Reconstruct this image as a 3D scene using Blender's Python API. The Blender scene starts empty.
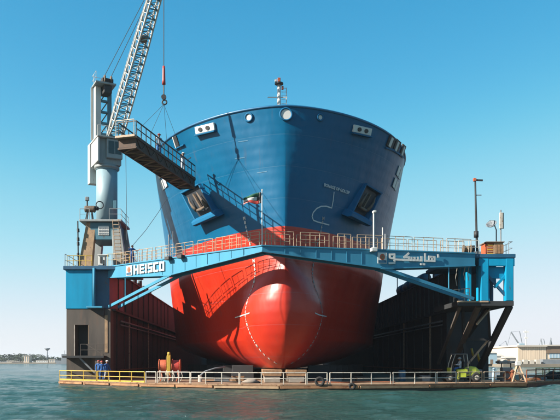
import bpy, math, random
import numpy as np
from mathutils import Vector, Matrix, Quaternion
from mathutils.bvhtree import BVHTree
random.seed(7); np.random.seed(7)
scene = bpy.context.scene
COL = scene.collection
R = math.radians

# ---------------------------------------------------------------- camera
F = 700.0; CX = 255.0; CY = 361.5; CAMH = 2.1        # focal length and vanishing point in photo pixels
cam_d = bpy.data.cameras.new('camera'); cam = bpy.data.objects.new('camera', cam_d); COL.objects.link(cam)
cam.location = (0, 0, CAMH); cam.rotation_euler = (R(90), 0, 0)
cam_d.sensor_width = 36; cam_d.lens = F/560*36
cam_d.shift_x = (280-CX)/560; cam_d.shift_y = (CY-210)/560
cam_d.clip_start = .5; cam_d.clip_end = 20000
scene.camera = cam
# ---------------------------------------------------------------- sky, sun, exposure
SUN_A, SUN_E = 70.0, 31.0                              # degrees left of the view axis (behind camera), elevation
to_sun = Vector((-math.sin(R(SUN_A))*math.cos(R(SUN_E)), -math.cos(R(SUN_A))*math.cos(R(SUN_E)), math.sin(R(SUN_E))))
world = bpy.data.worlds.new('World'); scene.world = world; world.use_nodes = True
wn = world.node_tree.nodes; wl = world.node_tree.links
bg = wn['Background']
sky = wn.new('ShaderNodeTexSky'); sky.sky_type = 'NISHITA'; sky.sun_disc = False
sky.sun_elevation = R(SUN_E); sky.sun_rotation = math.atan2(to_sun.x, to_sun.y)
sky.air_density = 0.7; sky.dust_density = 0.3; sky.ozone_density = 0.5; sky.altitude = 0
# film response of the whole sky: deeper cyan overhead, soft white at the horizon
dn = wn.new('ShaderNodeVectorMath'); dn.operation = 'SCALE'; dn.inputs['Scale'].default_value = .1; wl.new(sky.outputs[0], dn.inputs[0])
cv = wn.new('ShaderNodeRGBCurve'); cv.mapping.use_clip = False; wl.new(dn.outputs[0], cv.inputs['Color'])
for ch, pts in ((0, [(0,0), (.10,.034), (.185,.15), (.37,.33), (.62,.41)]), (1, [(0,0), (.165,.195), (.287,.33), (.503,.395), (.70,.42)]), (2, [(0,0), (.285,.335), (.446,.41), (.60,.435), (.8,.45)])):
    c_ = cv.mapping.curves[ch]; c_.points[0].location = pts[0]; c_.points[1].location = pts[-1]
    for p_ in pts[1:-1]: c_.points.new(*p_)
cv.mapping.update()
up_ = wn.new('ShaderNodeVectorMath'); up_.operation = 'SCALE'; up_.inputs['Scale'].default_value = 10; wl.new(cv.outputs[0], up_.inputs[0])
wl.new(up_.outputs[0], bg.inputs[0]); bg.inputs[1].default_value = 0.075
sun_d = bpy.data.lights.new('sun', 'SUN'); sun = bpy.data.objects.new('sun', sun_d); COL.objects.link(sun)
sun_d.energy = 5.0; sun_d.angle = R(.5); sun_d.color = (1, .93, .82)
sun.rotation_euler = (-to_sun).to_track_quat('-Z', 'Y').to_euler(); sun.location = (-60, -20, 60)
scene.view_settings.view_transform = 'Standard'; scene.view_settings.look = 'None'
scene.view_settings.exposure = 1.5; scene.view_settings.gamma = 1

def P(px, py, Y):
    return Vector(((px-CX)*Y/F, Y, CAMH+(CY-py)*Y/F))

# ---------------------------------------------------------------- materials
def mat(name, col, rough=.5, metal=0, var=.25, scale=1.5, rust=0, rust_col=(.16,.06,.025), bump=0, streak=False, spec=.5, coat=0):
    col = [c*.62 for c in col]; rust_col = [c*.46 for c in rust_col]      # the photograph is exposed about a stop up
    m = bpy.data.materials.new(name); m.use_nodes = True
    n = m.node_tree.nodes; l = m.node_tree.links; b = n['Principled BSDF']
    b.inputs['Roughness'].default_value = rough; b.inputs['Metallic'].default_value = metal
    b.inputs['Specular IOR Level'].default_value = spec; b.inputs['Coat Weight'].default_value = coat
    tc = n.new('ShaderNodeTexCoord'); mp = n.new('ShaderNodeMapping'); l.new(tc.outputs['Object'], mp.inputs[0])
    if streak: mp.inputs['Scale'].default_value = (1, 1, .18)
    nz = n.new('ShaderNodeTexNoise'); nz.inputs['Scale'].default_value = scale; nz.inputs['Detail'].default_value = 7; nz.inputs['Roughness'].default_value = .62
    l.new(mp.outputs[0], nz.inputs[0])
    rp = n.new('ShaderNodeValToRGB'); rp.color_ramp.elements[0].position = .3; rp.color_ramp.elements[1].position = .7
    rp.color_ramp.elements[0].color = (*[c*(1-var) for c in col], 1); rp.color_ramp.elements[1].color = (*[min(1, c*(1+var*.6)) for c in col], 1)
    l.new(nz.outputs[0], rp.inputs[0]); out = rp.outputs[0]
    if rust:
        n2 = n.new('ShaderNodeTexNoise'); n2.inputs['Scale'].default_value = scale*2.3; n2.inputs['Detail'].default_value = 9; n2.inputs['Roughness'].default_value = .7
        l.new(mp.outputs[0], n2.inputs[0])
        r2 = n.new('ShaderNodeValToRGB'); r2.color_ramp.elements[0].position = .66-rust*.3; r2.color_ramp.elements[1].position = .74-rust*.22
        l.new(n2.outputs[0], r2.inputs[0])
        mx = n.new('ShaderNodeMixRGB'); l.new(r2.outputs[0], mx.inputs[0]); l.new(out, mx.inputs[1]); mx.inputs[2].default_value = (*rust_col, 1)
        out = mx.outputs[0]
    l.new(out, b.inputs['Base Color'])
    mr = n.new('ShaderNodeMapRange'); mr.inputs[3].default_value = max(.03, rough-.1); mr.inputs[4].default_value = min(1, rough+.15)
    l.new(nz.outputs[0], mr.inputs[0]); l.new(mr.outputs[0], b.inputs['Roughness'])
    if bump:
        bp = n.new('ShaderNodeBump'); bp.inputs['Strength'].default_value = bump; bp.inputs['Distance'].default_value = .05
        l.new(nz.outputs[0], bp.inputs['Height']); l.new(bp.outputs[0], b.inputs['Normal'])
    return m

M = {}
M['dock_blue'] = mat('dock_blue', (.0,.33,.58), .6, spec=.2, var=.25, rust=.1, scale=.9, streak=True)
M['dock_blue_dark'] = mat('dock_blue_dark', (.01,.10,.20), .5, var=.3, rust=.2, scale=.9)
M['bridge_blue'] = mat('bridge_blue', (.06,.31,.48), .6, spec=.2, var=.16, rust=.05, scale=.8, streak=True)
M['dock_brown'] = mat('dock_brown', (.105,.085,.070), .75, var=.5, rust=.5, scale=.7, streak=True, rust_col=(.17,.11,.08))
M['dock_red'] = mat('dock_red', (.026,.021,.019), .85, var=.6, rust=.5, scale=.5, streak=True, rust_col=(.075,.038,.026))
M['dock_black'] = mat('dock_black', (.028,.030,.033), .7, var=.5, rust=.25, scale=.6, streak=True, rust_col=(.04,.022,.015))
M['weed'] = mat('weed', (.03,.035,.02), .6, var=.5, scale=3)
M['tan'] = mat('tan', (.42,.27,.15), .7, var=.3, rust=.25, scale=2)
M['deck'] = mat('deck', (.34,.21,.12), .85, var=.4, rust=.45, scale=1.2, bump=.3)
M['fascia'] = mat('fascia', (.40,.20,.09), .8, var=.45, rust=.4, scale=.8, rust_col=(.22,.07,.02))
M['rust'] = mat('rust', (.24,.07,.025), .9, var=.5, scale=2, rust=.3, rust_col=(.10,.03,.015), bump=.3)
M['yellow'] = mat('yellow', (.62,.40,.04), .5, var=.2, rust=.15, scale=3)
M['rail_white'] = mat('rail_white', (.60,.55,.47), .55, var=.25, rust=.35, scale=2.2, rust_col=(.35,.16,.06))
M['rail_tan'] = mat('rail_tan', (.50,.36,.24), .6, var=.3, rust=.35, scale=2.5, rust_col=(.3,.12,.04))
M['white'] = mat('white', (.78,.77,.73), .5, var=.08, scale=2)
M['crane_white'] = mat('crane_white', (.66,.65,.61), .55, var=.2, rust=.2, scale=1.2, streak=True, rust_col=(.3,.16,.08))
M['crane_blue'] = mat('crane_blue', (.06,.20,.27), .55, var=.25, rust=.12, scale=1.2, streak=True)
M['crane_column'] = mat('crane_column', (.30,.44,.50), .5, var=.25, rust=.16, scale=.9, streak=True, rust_col=(.35,.2,.1))
M['crane_house'] = mat('crane_house', (.34,.37,.37), .55, var=.25, rust=.2, scale=1, streak=True, rust_col=(.28,.15,.08))
M['dark'] = mat('dark', (.02,.02,.022), .6, var=.3, scale=3)
M['gang_brown'] = mat('gang_brown', (.11,.07,.05), .8, var=.4, rust=.4, scale=2.5, rust_col=(.22,.12,.07))
M['gang_rail'] = mat('gang_rail', (.045,.055,.065), .6, var=.3, scale=2)
M['rope'] = mat('rope', (.07,.08,.09), .8, scale=5)
M['glass'] = mat('glass', (.03,.045,.05), .08, var=.2, scale=1)
M['red_paint'] = mat('red_paint', (.55,.05,.03), .45, scale=2)
M['orange'] = mat('orange', (.62,.13,.05), .55, var=.25, rust=.25, scale=2, rust_col=(.35,.22,.15))
M['lime'] = mat('lime', (.50,.58,.05), .4, var=.15, rust=.06, scale=2)
M['rubber'] = mat('rubber', (.015,.015,.015), .85, var=.3, scale=6)
M['concrete'] = mat('concrete', (.34,.29,.24), .9, var=.3, scale=1.5, bump=.4)
M['wood'] = mat('wood', (.36,.20,.10), .85, var=.4, scale=3, rust=.25, rust_col=(.15,.08,.05))
M['steel'] = mat('steel', (.25,.26,.27), .5, metal=.4, var=.3, rust=.25, scale=2)
M['anchor'] = mat('anchor', (.17,.12,.08), .75, var=.4, rust=.4, scale=3, rust_col=(.14,.08,.05))
M['cover'] = mat('coverall_blue', (.03,.14,.42), .9, var=.2, scale=12)
M['shirt'] = mat('shirt_pale', (.55,.6,.66), .9, var=.15, scale=12)
M['skin'] = mat('skin', (.30,.15,.09), .6, var=.1, scale=9)
M['boot'] = mat('boot', (.02,.018,.015), .7, scale=9)
M['foliage'] = mat('foliage', (.045,.075,.035), .9, var=.5, scale=.12)
M['ware_tan'] = mat('ware_tan', (.85,.68,.50), .8, var=.12, scale=.2, streak=True)
M['ware_roof'] = mat('ware_roof', (.62,.56,.48), .7, var=.12, scale=.2)
M['ware_brown'] = mat('ware_brown', (.25,.17,.11), .8, var=.2, scale=.3)
M['pale_blue'] = mat('pale_blue', (.42,.58,.68), .6, var=.12, scale=.3)
M['shore_sand'] = mat('shore_sand', (.30,.25,.19), .95, var=.3, scale=.05)
M['grey_far'] = mat('grey_far', (.22,.25,.28), .7, var=.2, scale=.3)

# ---------------------------------------------------------------- mesh helpers
class MB:
    def __init__(s): s.v = []; s.f = []
    def add(s, vs, fs):
        o = len(s.v); s.v += [tuple(v) for v in vs]; s.f += [tuple(i+o for i in f) for f in fs]; return s
    def hexa(s, a): # 8 points: bottom 4 ccw, top 4
        return s.add(a, [(3,2,1,0),(4,5,6,7),(0,1,5,4),(1,2,6,5),(2,3,7,6),(3,0,4,7)])
    def box(s, x0, x1, y0, y1, z0, z1):
        return s.hexa([(x0,y0,z0),(x1,y0,z0),(x1,y1,z0),(x0,y1,z0),(x0,y0,z1),(x1,y0,z1),(x1,y1,z1),(x0,y1,z1)])
    def obox(s, c, u, v, n, hu, hv, hn):
        c, u, v, n = Vector(c), Vector(u)*hu, Vector(v)*hv, Vector(n)*hn
        return s.hexa([c-u-v-n, c+u-v-n, c+u+v-n, c-u+v-n, c-u-v+n, c+u-v+n, c+u+v+n, c-u+v+n])
    def bar(s, p, q, w, h=None, up=(0,0,1)):
        p, q = Vector(p), Vector(q); h = h or w; d = (q-p)
        L = d.length
        if L < 1e-6: return s
        d /= L; up = Vector(up)
        if abs(d.dot(up)) > .98: up = Vector((0,1,0)) if abs(d.y) < .9 else Vector((1,0,0))
        sd = d.cross(up).normalized(); u2 = sd.cross(d)
        return s.obox((p+q)/2, d, sd, u2, L/2, w/2, h/2)
    def tube(s, pts, r, n=8, r2=None, cap=True):
        pts = [Vector(p) for p in pts]; m = len(pts); o = []
        for i, p in enumerate(pts):
            d = (pts[min(i+1,m-1)]-pts[max(i-1,0)]).normalized()
            up = Vector((0,0,1)) if abs(d.z) < .95 else Vector((0,1,0))
            a = d.cross(up).normalized(); b = a.cross(d)
            rr = r if r2 is None else r+(r2-r)*i/(m-1)
            o += [p+(a*math.cos(2*math.pi*k/n)+b*math.sin(2*math.pi*k/n))*rr for k in range(n)]
        fs = [(i*n+k, i*n+(k+1)%n, (i+1)*n+(k+1)%n, (i+1)*n+k) for i in range(m-1) for k in range(n)]
        if cap: fs += [tuple(range(n))[::-1], tuple(range((m-1)*n, m*n))]
        return s.add(o, fs)
    def torus(s, c, axis, Rr, r, n=24, k=8):
        c = Vector(c); ax = Vector(axis).normalized(); t = Vector((0,0,1)) if abs(ax.z) < .9 else Vector((1,0,0))
        a = ax.cross(t).normalized(); b = ax.cross(a); o = []
        for i in range(n):
            A = 2*math.pi*i/n; d = a*math.cos(A)+b*math.sin(A)
            for j in range(k):
                B = 2*math.pi*j/k; o.append(c+d*(Rr+r*math.cos(B))+ax*r*math.sin(B))
        return s.add(o, [(i*k+j, i*k+(j+1)%k, ((i+1)%n)*k+(j+1)%k, ((i+1)%n)*k+j) for i in range(n) for j in range(k)])
    def disc(s, c, axis, r, th=.02, n=20, sx=1.0, xdir=None):
        c = Vector(c); ax = Vector(axis).normalized(); t = Vector((0,0,1)) if abs(ax.z) < .9 else Vector((1,0,0))
        a = Vector(xdir).normalized() if xdir is not None else ax.cross(t).normalized()
        b = ax.cross(a); o = []
        for e in (-th/2, th/2):
            o += [c+ax*e+a*math.cos(2*math.pi*k/n)*r*sx+b*math.sin(2*math.pi*k/n)*r for k in range(n)]
        return s.add(o, [tuple(range(n))[::-1], tuple(range(n, 2*n))]+[(k, (k+1)%n, n+(k+1)%n, n+k) for k in range(n)])
    def extrude(s, poly, off):
        n = len(poly); off = Vector(off); a = [Vector(p) for p in poly]
        return s.add(a+[p+off for p in a], [tuple(range(n))[::-1], tuple(range(n, 2*n))]+[(k, (k+1)%n, n+(k+1)%n, n+k) for k in range(n)])
    def mesh(s, name, m=None, smooth=False):
        me = bpy.data.meshes.new(name); me.from_pydata(s.v, [], s.f); me.update()
        if m is not None: me.materials.append(M[m] if isinstance(m, str) else m)
        fix_normals(me)
        if smooth: me.polygons.foreach_set('use_smooth', [True]*len(me.polygons)); 
        return me
    def build(s, name, m, parent=None, smooth=False):
        return link(name, s.mesh(name, m, smooth), parent)
import bmesh
def fix_normals(me):
    b = bmesh.new(); b.from_mesh(me); bmesh.ops.recalc_face_normals(b, faces=b.faces); b.to_mesh(me); b.free()
def link(name, data, parent=None):
    o = bpy.data.objects.new(name, data); COL.objects.link(o)
    if parent is not None:
        o.parent = parent
        o.matrix_parent_inverse = Matrix.Translation(-wloc(parent))
    return o
WL = {}
def wloc(o):
    v = Vector(WL.get(o.name, (0,0,0))); return v
def thing(name, label, cat, loc=(0,0,0), group=None):
    o = bpy.data.objects.new(name, None); COL.objects.link(o); o.location = loc; o.empty_display_size = .3
    WL[o.name] = tuple(loc)
    o['label'] = label; o['category'] = cat
    if group: o['group'] = group
    return o
def tag(o, label=None, cat=None, group=None, kind=None):
    if label: o['label'] = label
    if cat: o['category'] = cat
    if group: o['group'] = group
    if kind: o['kind'] = kind
    return o
def bevel(o, w=.03, seg=2):
    b = o.modifiers.new('bevel', 'BEVEL'); b.width = w; b.segments = seg; b.limit_method = 'ANGLE'; return o
def text_mesh(name, body, size, m, extrude=.01, offset=0, spacing=1.0):
    c = bpy.data.curves.new(name, 'FONT'); c.body = body; c.size = size; c.extrude = extrude; c.offset = offset; c.space_character = spacing
    c.align_x = 'CENTER'; c.align_y = 'CENTER'; c.resolution_u = 3
    t = bpy.data.objects.new('tmp', c); COL.objects.link(t)
    bpy.context.view_layer.update()
    me = bpy.data.meshes.new_from_object(t.evaluated_get(bpy.context.evaluated_depsgraph_get()))
    bpy.data.objects.remove(t); bpy.data.curves.remove(c)
    me.name = name; me.materials.clear(); me.materials.append(M[m] if isinstance(m, str) else m)
    return me
def place(o, loc, x, y, n):
    x, y, n = Vector(x), Vector(y), Vector(n)
    mm = Matrix(((x.x,y.x,n.x,loc[0]),(x.y,y.y,n.y,loc[1]),(x.z,y.z,n.z,loc[2]),(0,0,0,1)))
    o.matrix_basis = mm
    return o
def railing(parent, pts, h, posts, mrail, r=.03, mids=(.5,), post_r=None, top=True):
    """posts and rails along a 3-D polyline; every post and rail its own part"""
    pts = [Vector(p) for p in pts]
    seg = [(pts[i+1]-pts[i]).length for i in range(len(pts)-1)]; tot = sum(seg)
    def at(s):
        for i, L in enumerate(seg):
            if s <= L+1e-6: return pts[i].lerp(pts[i+1], min(1, s/L))
            s -= L
        return pts[-1]
    U = Vector((0,0,h)); n = max(2, posts)
    for i in range(n):
        p = at(tot*i/(n-1)); MB().tube([p, p+U], post_r or r, 6).build('post', mrail, parent)
    if top: MB().tube([p+U for p in pts], r, 6).build('top_rail', mrail, parent)
    for m_ in mids: MB().tube([p+U*m_ for p in pts], r*.8, 6).build('mid_rail', mrail, parent)

# ================================================================= WATER
def water():
    ys = list(np.arange(8, 26, .8))+list(np.arange(26, 75, .22)); y = ys[-1]; st = .25
    while y < 9000: st *= 1.07; y += st; ys.append(y)
    xs = list(np.arange(0, 40, .3)); x = xs[-1]; st = .32
    while x < 7000: st *= 1.09; x += st; xs.append(x)
    xs = [-v for v in xs[:0:-1]]+xs
    ys = [-3000, -800, -200, -60, -20, -5]+ys
    X, Y = np.meshgrid(np.array(xs), np.array(ys)); Z = np.zeros_like(X)
    rng = np.random.RandomState(3)
    D = np.sqrt(X**2+Y**2)
    for i in range(46):
        lam = .7*(1.085**i); a = .0145*lam**.5; th = rng.normal(1.9, .75); ph = rng.rand()*6.28
        k = 2*math.pi/lam
        fade = np.clip(1-(D*.0042)/lam*1.0, 0, 1)
        arg = k*(X*math.cos(th)+Y*math.sin(th))+ph+.6*np.sin(.13*X+.17*Y+i)
        Z += fade*a*(1-np.abs(np.sin(arg*.5)))*1.25-fade*a*.45
    Z *= np.clip(1-D/900, 0, 1)
    ny, nx = X.shape
    v = np.stack([X.ravel(), Y.ravel(), Z.ravel()], 1)
    idx = np.arange(ny*nx).reshape(ny, nx)
    f = np.stack([idx[:-1,:-1].ravel(), idx[:-1,1:].ravel(), idx[1:,1:].ravel(), idx[1:,:-1].ravel()], 1)
    me = bpy.data.meshes.new('water'); me.from_pydata(v.tolist(), [], f.tolist()); me.update()
    me.polygons.foreach_set('use_smooth', [True]*len(me.polygons))
    m = bpy.data.materials.new('water'); m.use_nodes = True; n = m.node_tree.nodes; l = m.node_tree.links; b = n['Principled BSDF']
    b.inputs['Base Color'].default_value = (.020,.056,.046,1); b.inputs['Roughness'].default_value = .09; b.inputs['IOR'].default_value = 1.33
    tc = n.new('ShaderNodeTexCoord'); mp = n.new('ShaderNodeMapping'); mp.inputs['Scale'].default_value = (1.0,1.5,1)
    l.new(tc.outputs['Object'], mp.inputs[0])
    a = n.new('ShaderNodeTexNoise'); a.inputs['Scale'].default_value = 3.8; a.inputs['Detail'].default_value = 6; a.inputs['Roughness'].default_value = .68
    c = n.new('ShaderNodeTexNoise'); c.inputs['Scale'].default_value = .05; c.inputs['Detail'].default_value = 3
    l.new(mp.outputs[0], a.inputs[0]); l.new(tc.outputs['Object'], c.inputs[0])
    bp = n.new('ShaderNodeBump'); bp.inputs['Distance'].default_value = .22
    mr = n.new('ShaderNodeMapRange'); mr.inputs[1].default_value = .35; mr.inputs[2].default_value = .65; mr.inputs[3].default_value = .6; mr.inputs[4].default_value = 1.0
    l.new(c.outputs[0], mr.inputs[0]); l.new(mr.outputs[0], bp.inputs['Strength'])
    l.new(a.outputs[0], bp.inputs['Height']); l.new(bp.outputs[0], b.inputs['Normal'])
    me.materials.append(m)
    o = link('water', me); tag(o, 'teal green choppy harbour water', kind='structure')
water()

# ================================================================= SHIP
SX0 = 2.44; ZK = 1.5; KS = .945; ZRED = CAMH+(13.15-CAMH)*KS; SX = SX0*KS
def deckz(Y): return 22.9-np.clip((Y-57)/14, 0, 1)*.8
def interp(z, zs, vs): return np.interp(z, zs, vs)
def half_breadth(Y, z):
    stem = interp(z, [1.5, 5, 8, 10.5, 13, 18, 23], [61.5, 60.3, 58.7, 57.5, 57.05, 57.0, 57.0])
    L = interp(z, [1.5, 8, 13, 18, 23], [36, 33.5, 29.5, 22, 14.6])
    q = interp(z, [1.5, 9, 13, 18, 23], [1.25, 1.28, 1.33, 1.44, 1.62])
    B = 12.8*np.clip((z-1.35)/2.7, .004, 1)**.40
    t = np.clip((Y-stem)/L, 0, 1)
    return B*(1-(1-t)**2)**(1/q), Y-stem
def fsdf(x, Y, z):
    b, t = half_breadth(Y, z)
    fh = np.where(t > 0, np.abs(x)-b, np.abs(x)-t)
    e = (z-6.75)/5.4
    w = 3.65*(1-.42*np.clip(e+.15, 0, 1)**1.3)
    l = np.clip((62.2-Y)/6.1, 0, 9)
    fb = (np.sqrt((np.abs(x)/w)**1.55+e**2+l**2.5)-1)*3.4
    k = 1.8
    h = np.clip(.5+.5*(fb-fh)/k, 0, 1)
    return fb*(1-h)+fh*h-k*h*(1-h)
def ship():
    root = thing('cargo_ship', 'large ship with blue topsides, red underbody and bulbous bow in the floating dock', 'ship', (SX, 54.5, ZK))
    NU = 120; YC = 90.0
    th = (np.linspace(0, 1, NU)**1.7)*(math.pi/2)
    zn = np.concatenate([np.linspace(0, .36, 70)[:-1], np.linspace(.36, 1, 84)])
    nz = len(zn)
    TH = np.tile(th, (nz, 1))
    ztop = 22.9
    lo = np.zeros_like(TH); hi = np.full_like(TH, 42.0)
    def zz(r):
        Yp = YC-r*np.cos(TH)
        return ZK+zn[:, None]*(deckz(Yp)-ZK)
    for _ in range(44):
        mid = (lo+hi)/2
        xx = mid*np.sin(TH); yy = YC-mid*np.cos(TH)
        ins = fsdf(xx, yy, zz(mid)) < 0
        lo = np.where(ins, mid, lo); hi = np.where(ins, hi, mid)
    r = (lo+hi)/2; xx = r*np.sin(TH); yy = YC-r*np.cos(TH); z = zz(r)
    # parallel body aft of the ray fan
    ext = [105, 125, 150, 185]
    xx = np.concatenate([xx]+[xx[:, -1:]]*len(ext), 1); z = np.concatenate([z]+[z[:, -1:]]*len(ext), 1)
    yy = np.concatenate([yy]+[np.full((nz, 1), e) for e in ext], 1)
    n = xx.shape[1]
    Xf = np.concatenate([-xx[:, :0:-1], xx], 1); Yf = np.concatenate([yy[:, :0:-1], yy], 1); Zf = np.concatenate([z[:, :0:-1], z], 1)
    nc = Xf.shape[1]
    v = np.stack([(Xf.ravel()+SX0)*KS, Yf.ravel()*KS, CAMH+(Zf.ravel()-CAMH)*KS], 1).tolist()
    idx = np.arange(nz*nc).reshape(nz, nc)
    f = np.stack([idx[:-1,:-1].ravel(), idx[:-1,1:].ravel(), idx[1:,1:].ravel(), idx[1:,:-1].ravel()], 1).tolist()
    mid = nc//2
    for row in (0,):
        for k in range(mid): f.append([idx[row, mid-k], idx[row, mid-k-1], idx[row, min(nc-1, mid+k+1)], idx[row, mid+k]] if k else [idx[row, mid], idx[row, mid-1], idx[row, mid+1]])
    f.append([int(i) for i in idx[:, 0]]+[int(i) for i in idx[::-1, -1]])
    f = [[int(i) for i in q] for q in f]
    me = bpy.data.meshes.new('hull'); me.from_pydata(v, [], f); me.update()
    sm = [True]*len(me.polygons); sm[-1] = False
    me.polygons.foreach_set('use_smooth', sm)
    fix_normals(me)
    # hull paint: blue above the boot line, red below, weld seams and streaks
    m = bpy.data.materials.new('hull_paint'); m.use_nodes = True; nd = m.node_tree.nodes; l = m.node_tree.links; b = nd['Principled BSDF']
    tc = nd.new('ShaderNodeTexCoord'); sp = nd.new('ShaderNodeSeparateXYZ'); l.new(tc.outputs['Object'], sp.inputs[0])
    def noise(scale, zscale, detail=6):
        mp = nd.new('ShaderNodeMapping'); mp.inputs['Scale'].default_value = (1,1,zscale); l.new(tc.outputs['Object'], mp.inputs[0])
        t = nd.new('ShaderNodeTexNoise'); t.inputs['Scale'].default_value = scale; t.inputs['Detail'].default_value = detail; l.new(mp.outputs[0], t.inputs[0]); return t
    def ramp(src, p0, p1, c0, c1):
        r_ = nd.new('ShaderNodeValToRGB'); r_.color_ramp.elements[0].position = p0; r_.color_ramp.elements[1].position = p1
        r_.color_ramp.elements[0].color = (*c0, 1); r_.color_ramp.elements[1].color = (*c1, 1); l.new(src, r_.inputs[0]); return r_.outputs[0]
    n1 = noise(.35, .5); n2 = noise(1.6, .12); n3 = noise(6, 1)
    blue = ramp(n1.outputs[0], .3, .75, (.0,.064,.140), (.0,.086,.178))
    red = ramp(n1.outputs[0], .3, .75, (.32,.014,.005), (.43,.026,.007))
    gt = nd.new('ShaderNodeMath'); gt.operation = 'GREATER_THAN'; l.new(sp.outputs[2], gt.inputs[0]); gt.inputs[1].default_value = ZRED
    mx = nd.new('ShaderNodeMixRGB'); l.new(gt.outputs[0], mx.inputs[0]); l.new(red, mx.inputs[1]); l.new(blue, mx.inputs[2])
    # salt and scuff streaks
    st = ramp(n2.outputs[0], .64, .84, (0,0,0), (.2,.2,.2))
    mx2 = nd.new('ShaderNodeMixRGB'); l.new(st, mx2.inputs[0]); l.new(mx.outputs[0], mx2.inputs[1]); mx2.inputs[2].default_value = (.07,.085,.10,1)
    n5 = noise(2.4, .035, 4); n6 = noise(.5, 1, 3)
    rr_ = ramp(n5.outputs[0], .60, .78, (0,0,0), (1,1,1)); rm = ramp(n6.outputs[0], .48, .66, (0,0,0), (.5,.5,.5))
    rx = nd.new('ShaderNodeMath'); rx.operation = 'MULTIPLY'; l.new(rr_, rx.inputs[0]); l.new(rm, rx.inputs[1])
    mxr = nd.new('ShaderNodeMixRGB'); l.new(rx.outputs[0], mxr.inputs[0]); l.new(mx2.outputs[0], mxr.inputs[1]); mxr.inputs[2].default_value = (.075,.045,.035,1); mx2 = mxr
    # plate seams: horizontal strakes every 2.4 m
    wv = nd.new('ShaderNodeMath'); wv.operation = 'MODULO'; l.new(sp.outputs[2], wv.inputs[0]); wv.inputs[1].default_value = 2.45
    cmp = nd.new('ShaderNodeMath'); cmp.operation = 'LESS_THAN'; l.new(wv.outputs[0], cmp.inputs[0]); cmp.inputs[1].default_value = .035
    ml = nd.new('ShaderNodeMath'); ml.operation = 'MULTIPLY'; l.new(cmp.outputs[0], ml.inputs[0]); ml.inputs[1].default_value = .3
    mk = nd.new('ShaderNodeMath'); mk.operation = 'MULTIPLY'; l.new(ml.outputs[0], mk.inputs[0]); l.new(n1.outputs[0], mk.inputs[1])
    mx3 = nd.new('ShaderNodeMixRGB'); l.new(mk.outputs[0], mx3.inputs[0]); l.new(mx2.outputs[0], mx3.inputs[1]); mx3.inputs[2].default_value = (.17,.24,.29,1)
    l.new(mx3.outputs[0], b.inputs['Base Color'])
    sl = nd.new('ShaderNodeMapRange'); sl.inputs[3].default_value = .40; sl.inputs[4].default_value = .14; l.new(gt.outputs[0], sl.inputs[0]); l.new(sl.outputs[0], b.inputs['Specular IOR Level'])
    mr = nd.new('ShaderNodeMapRange'); mr.inputs[3].default_value = .28; mr.inputs[4].default_value = .50; l.new(n1.outputs[0], mr.inputs[0]); l.new(mr.outputs[0], b.inputs['Roughness'])
    n4 = noise(1.1, .55, 2); sn = nd.new('ShaderNodeMath'); sn.operation = 'MULTIPLY'; l.new(sp.outputs[2], sn.inputs[0]); sn.inputs[1].default_value = 2*math.pi/.82
    sn2 = nd.new('ShaderNodeMath'); sn2.operation = 'SINE'; l.new(sn.outputs[0], sn2.inputs[0])
    sn3 = nd.new('ShaderNodeMath'); sn3.operation = 'MULTIPLY_ADD'; l.new(sn2.outputs[0], sn3.inputs[0]); sn3.inputs[1].default_value = .10; l.new(n4.outputs[0], sn3.inputs[2])
    bp = nd.new('ShaderNodeBump'); bp.inputs['Strength'].default_value = .35; bp.inputs['Distance'].default_value = .10; l.new(sn3.outputs[0], bp.inputs['Height'])
    l.new(bp.outputs[0], b.inputs['Normal'])
    me.materials.append(m)
    hull = link('hull', me, root)
    bvh = BVHTree.FromPolygons([Vector(p) for p in v], f[:-1])
    # deck plate
    top = idx[-1]; mb = MB()
    tv = [v[i] for i in top]; k = len(tv)
    mb.add([(SX+(p[0]-SX)*.9, p[1]+.9, p[2]-1.1) for p in tv], [tuple(range(k))])
    mb.build('deck', 'steel', root)
    # bulwark cap rail
    pts = [Vector(v[i]) for i in top[::2]]
    MB().tube([p+Vector((0,0,.02)) for p in pts], .10, 6).build('bulwark_cap', mat('cap_blue', (.02,.16,.33), .4, scale=2), root, True)
    return root, bvh
SHIP, HB = ship()
CAM = Vector((0,0,CAMH))
def hit(px, py):
    d = Vector(((px-CX)/F, 1, (CY-py)/F)).normalized()
    loc, n, i, dist = HB.ray_cast(CAM, d)
    if loc is None: return None, None
    if n.dot(d) > 0: n = -n
    return loc, n
def frame_at(px, py, dx=1.5, dy=0.0):
    """hull point with tangent axes: x along increasing photo x (tilted by dy/dx), y up, n outward"""
    p, n = hit(px, py); a, _ = hit(px-dx, py-dy); b_, _ = hit(px+dx, py+dy)
    x = (b_-a); x = (x-n*x.dot(n)).normalized(); y = n.cross(x)
    return p, x, y, n
def ribbon(pix, w, name, m, parent, off=.03, sub=6):
    """a painted stripe following the hull surface"""
    pp = []
    for i in range(len(pix)-1):
        for k in range(sub): 
            t = k/sub; pp.append((pix[i][0]*(1-t)+pix[i+1][0]*t, pix[i][1]*(1-t)+pix[i+1][1]*t))
    pp.append(pix[-1]); hs = [hit(*q) for q in pp]; hs = [h for h in hs if h[0] is not None]
    vs = []; fs = []
    for i, (p, n) in enumerate(hs):
        t = (hs[min(i+1, len(hs)-1)][0]-hs[max(i-1, 0)][0]).normalized(); s = t.cross(n).normalized()
        vs += [p+s*w/2+n*off, p-s*w/2+n*off]
        if i: fs.append((2*i-2, 2*i-1, 2*i+1, 2*i))
    return MB().add(vs, fs).build(name, m, parent)
def mirror_obj(o, parent):
    me = o.data.copy(); 
    for vtx in me.vertices: vtx.co.x = 2*SX-vtx.co.x
    me.flip_normals(); return link(o.name.split('.')[0], me, parent)

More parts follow.
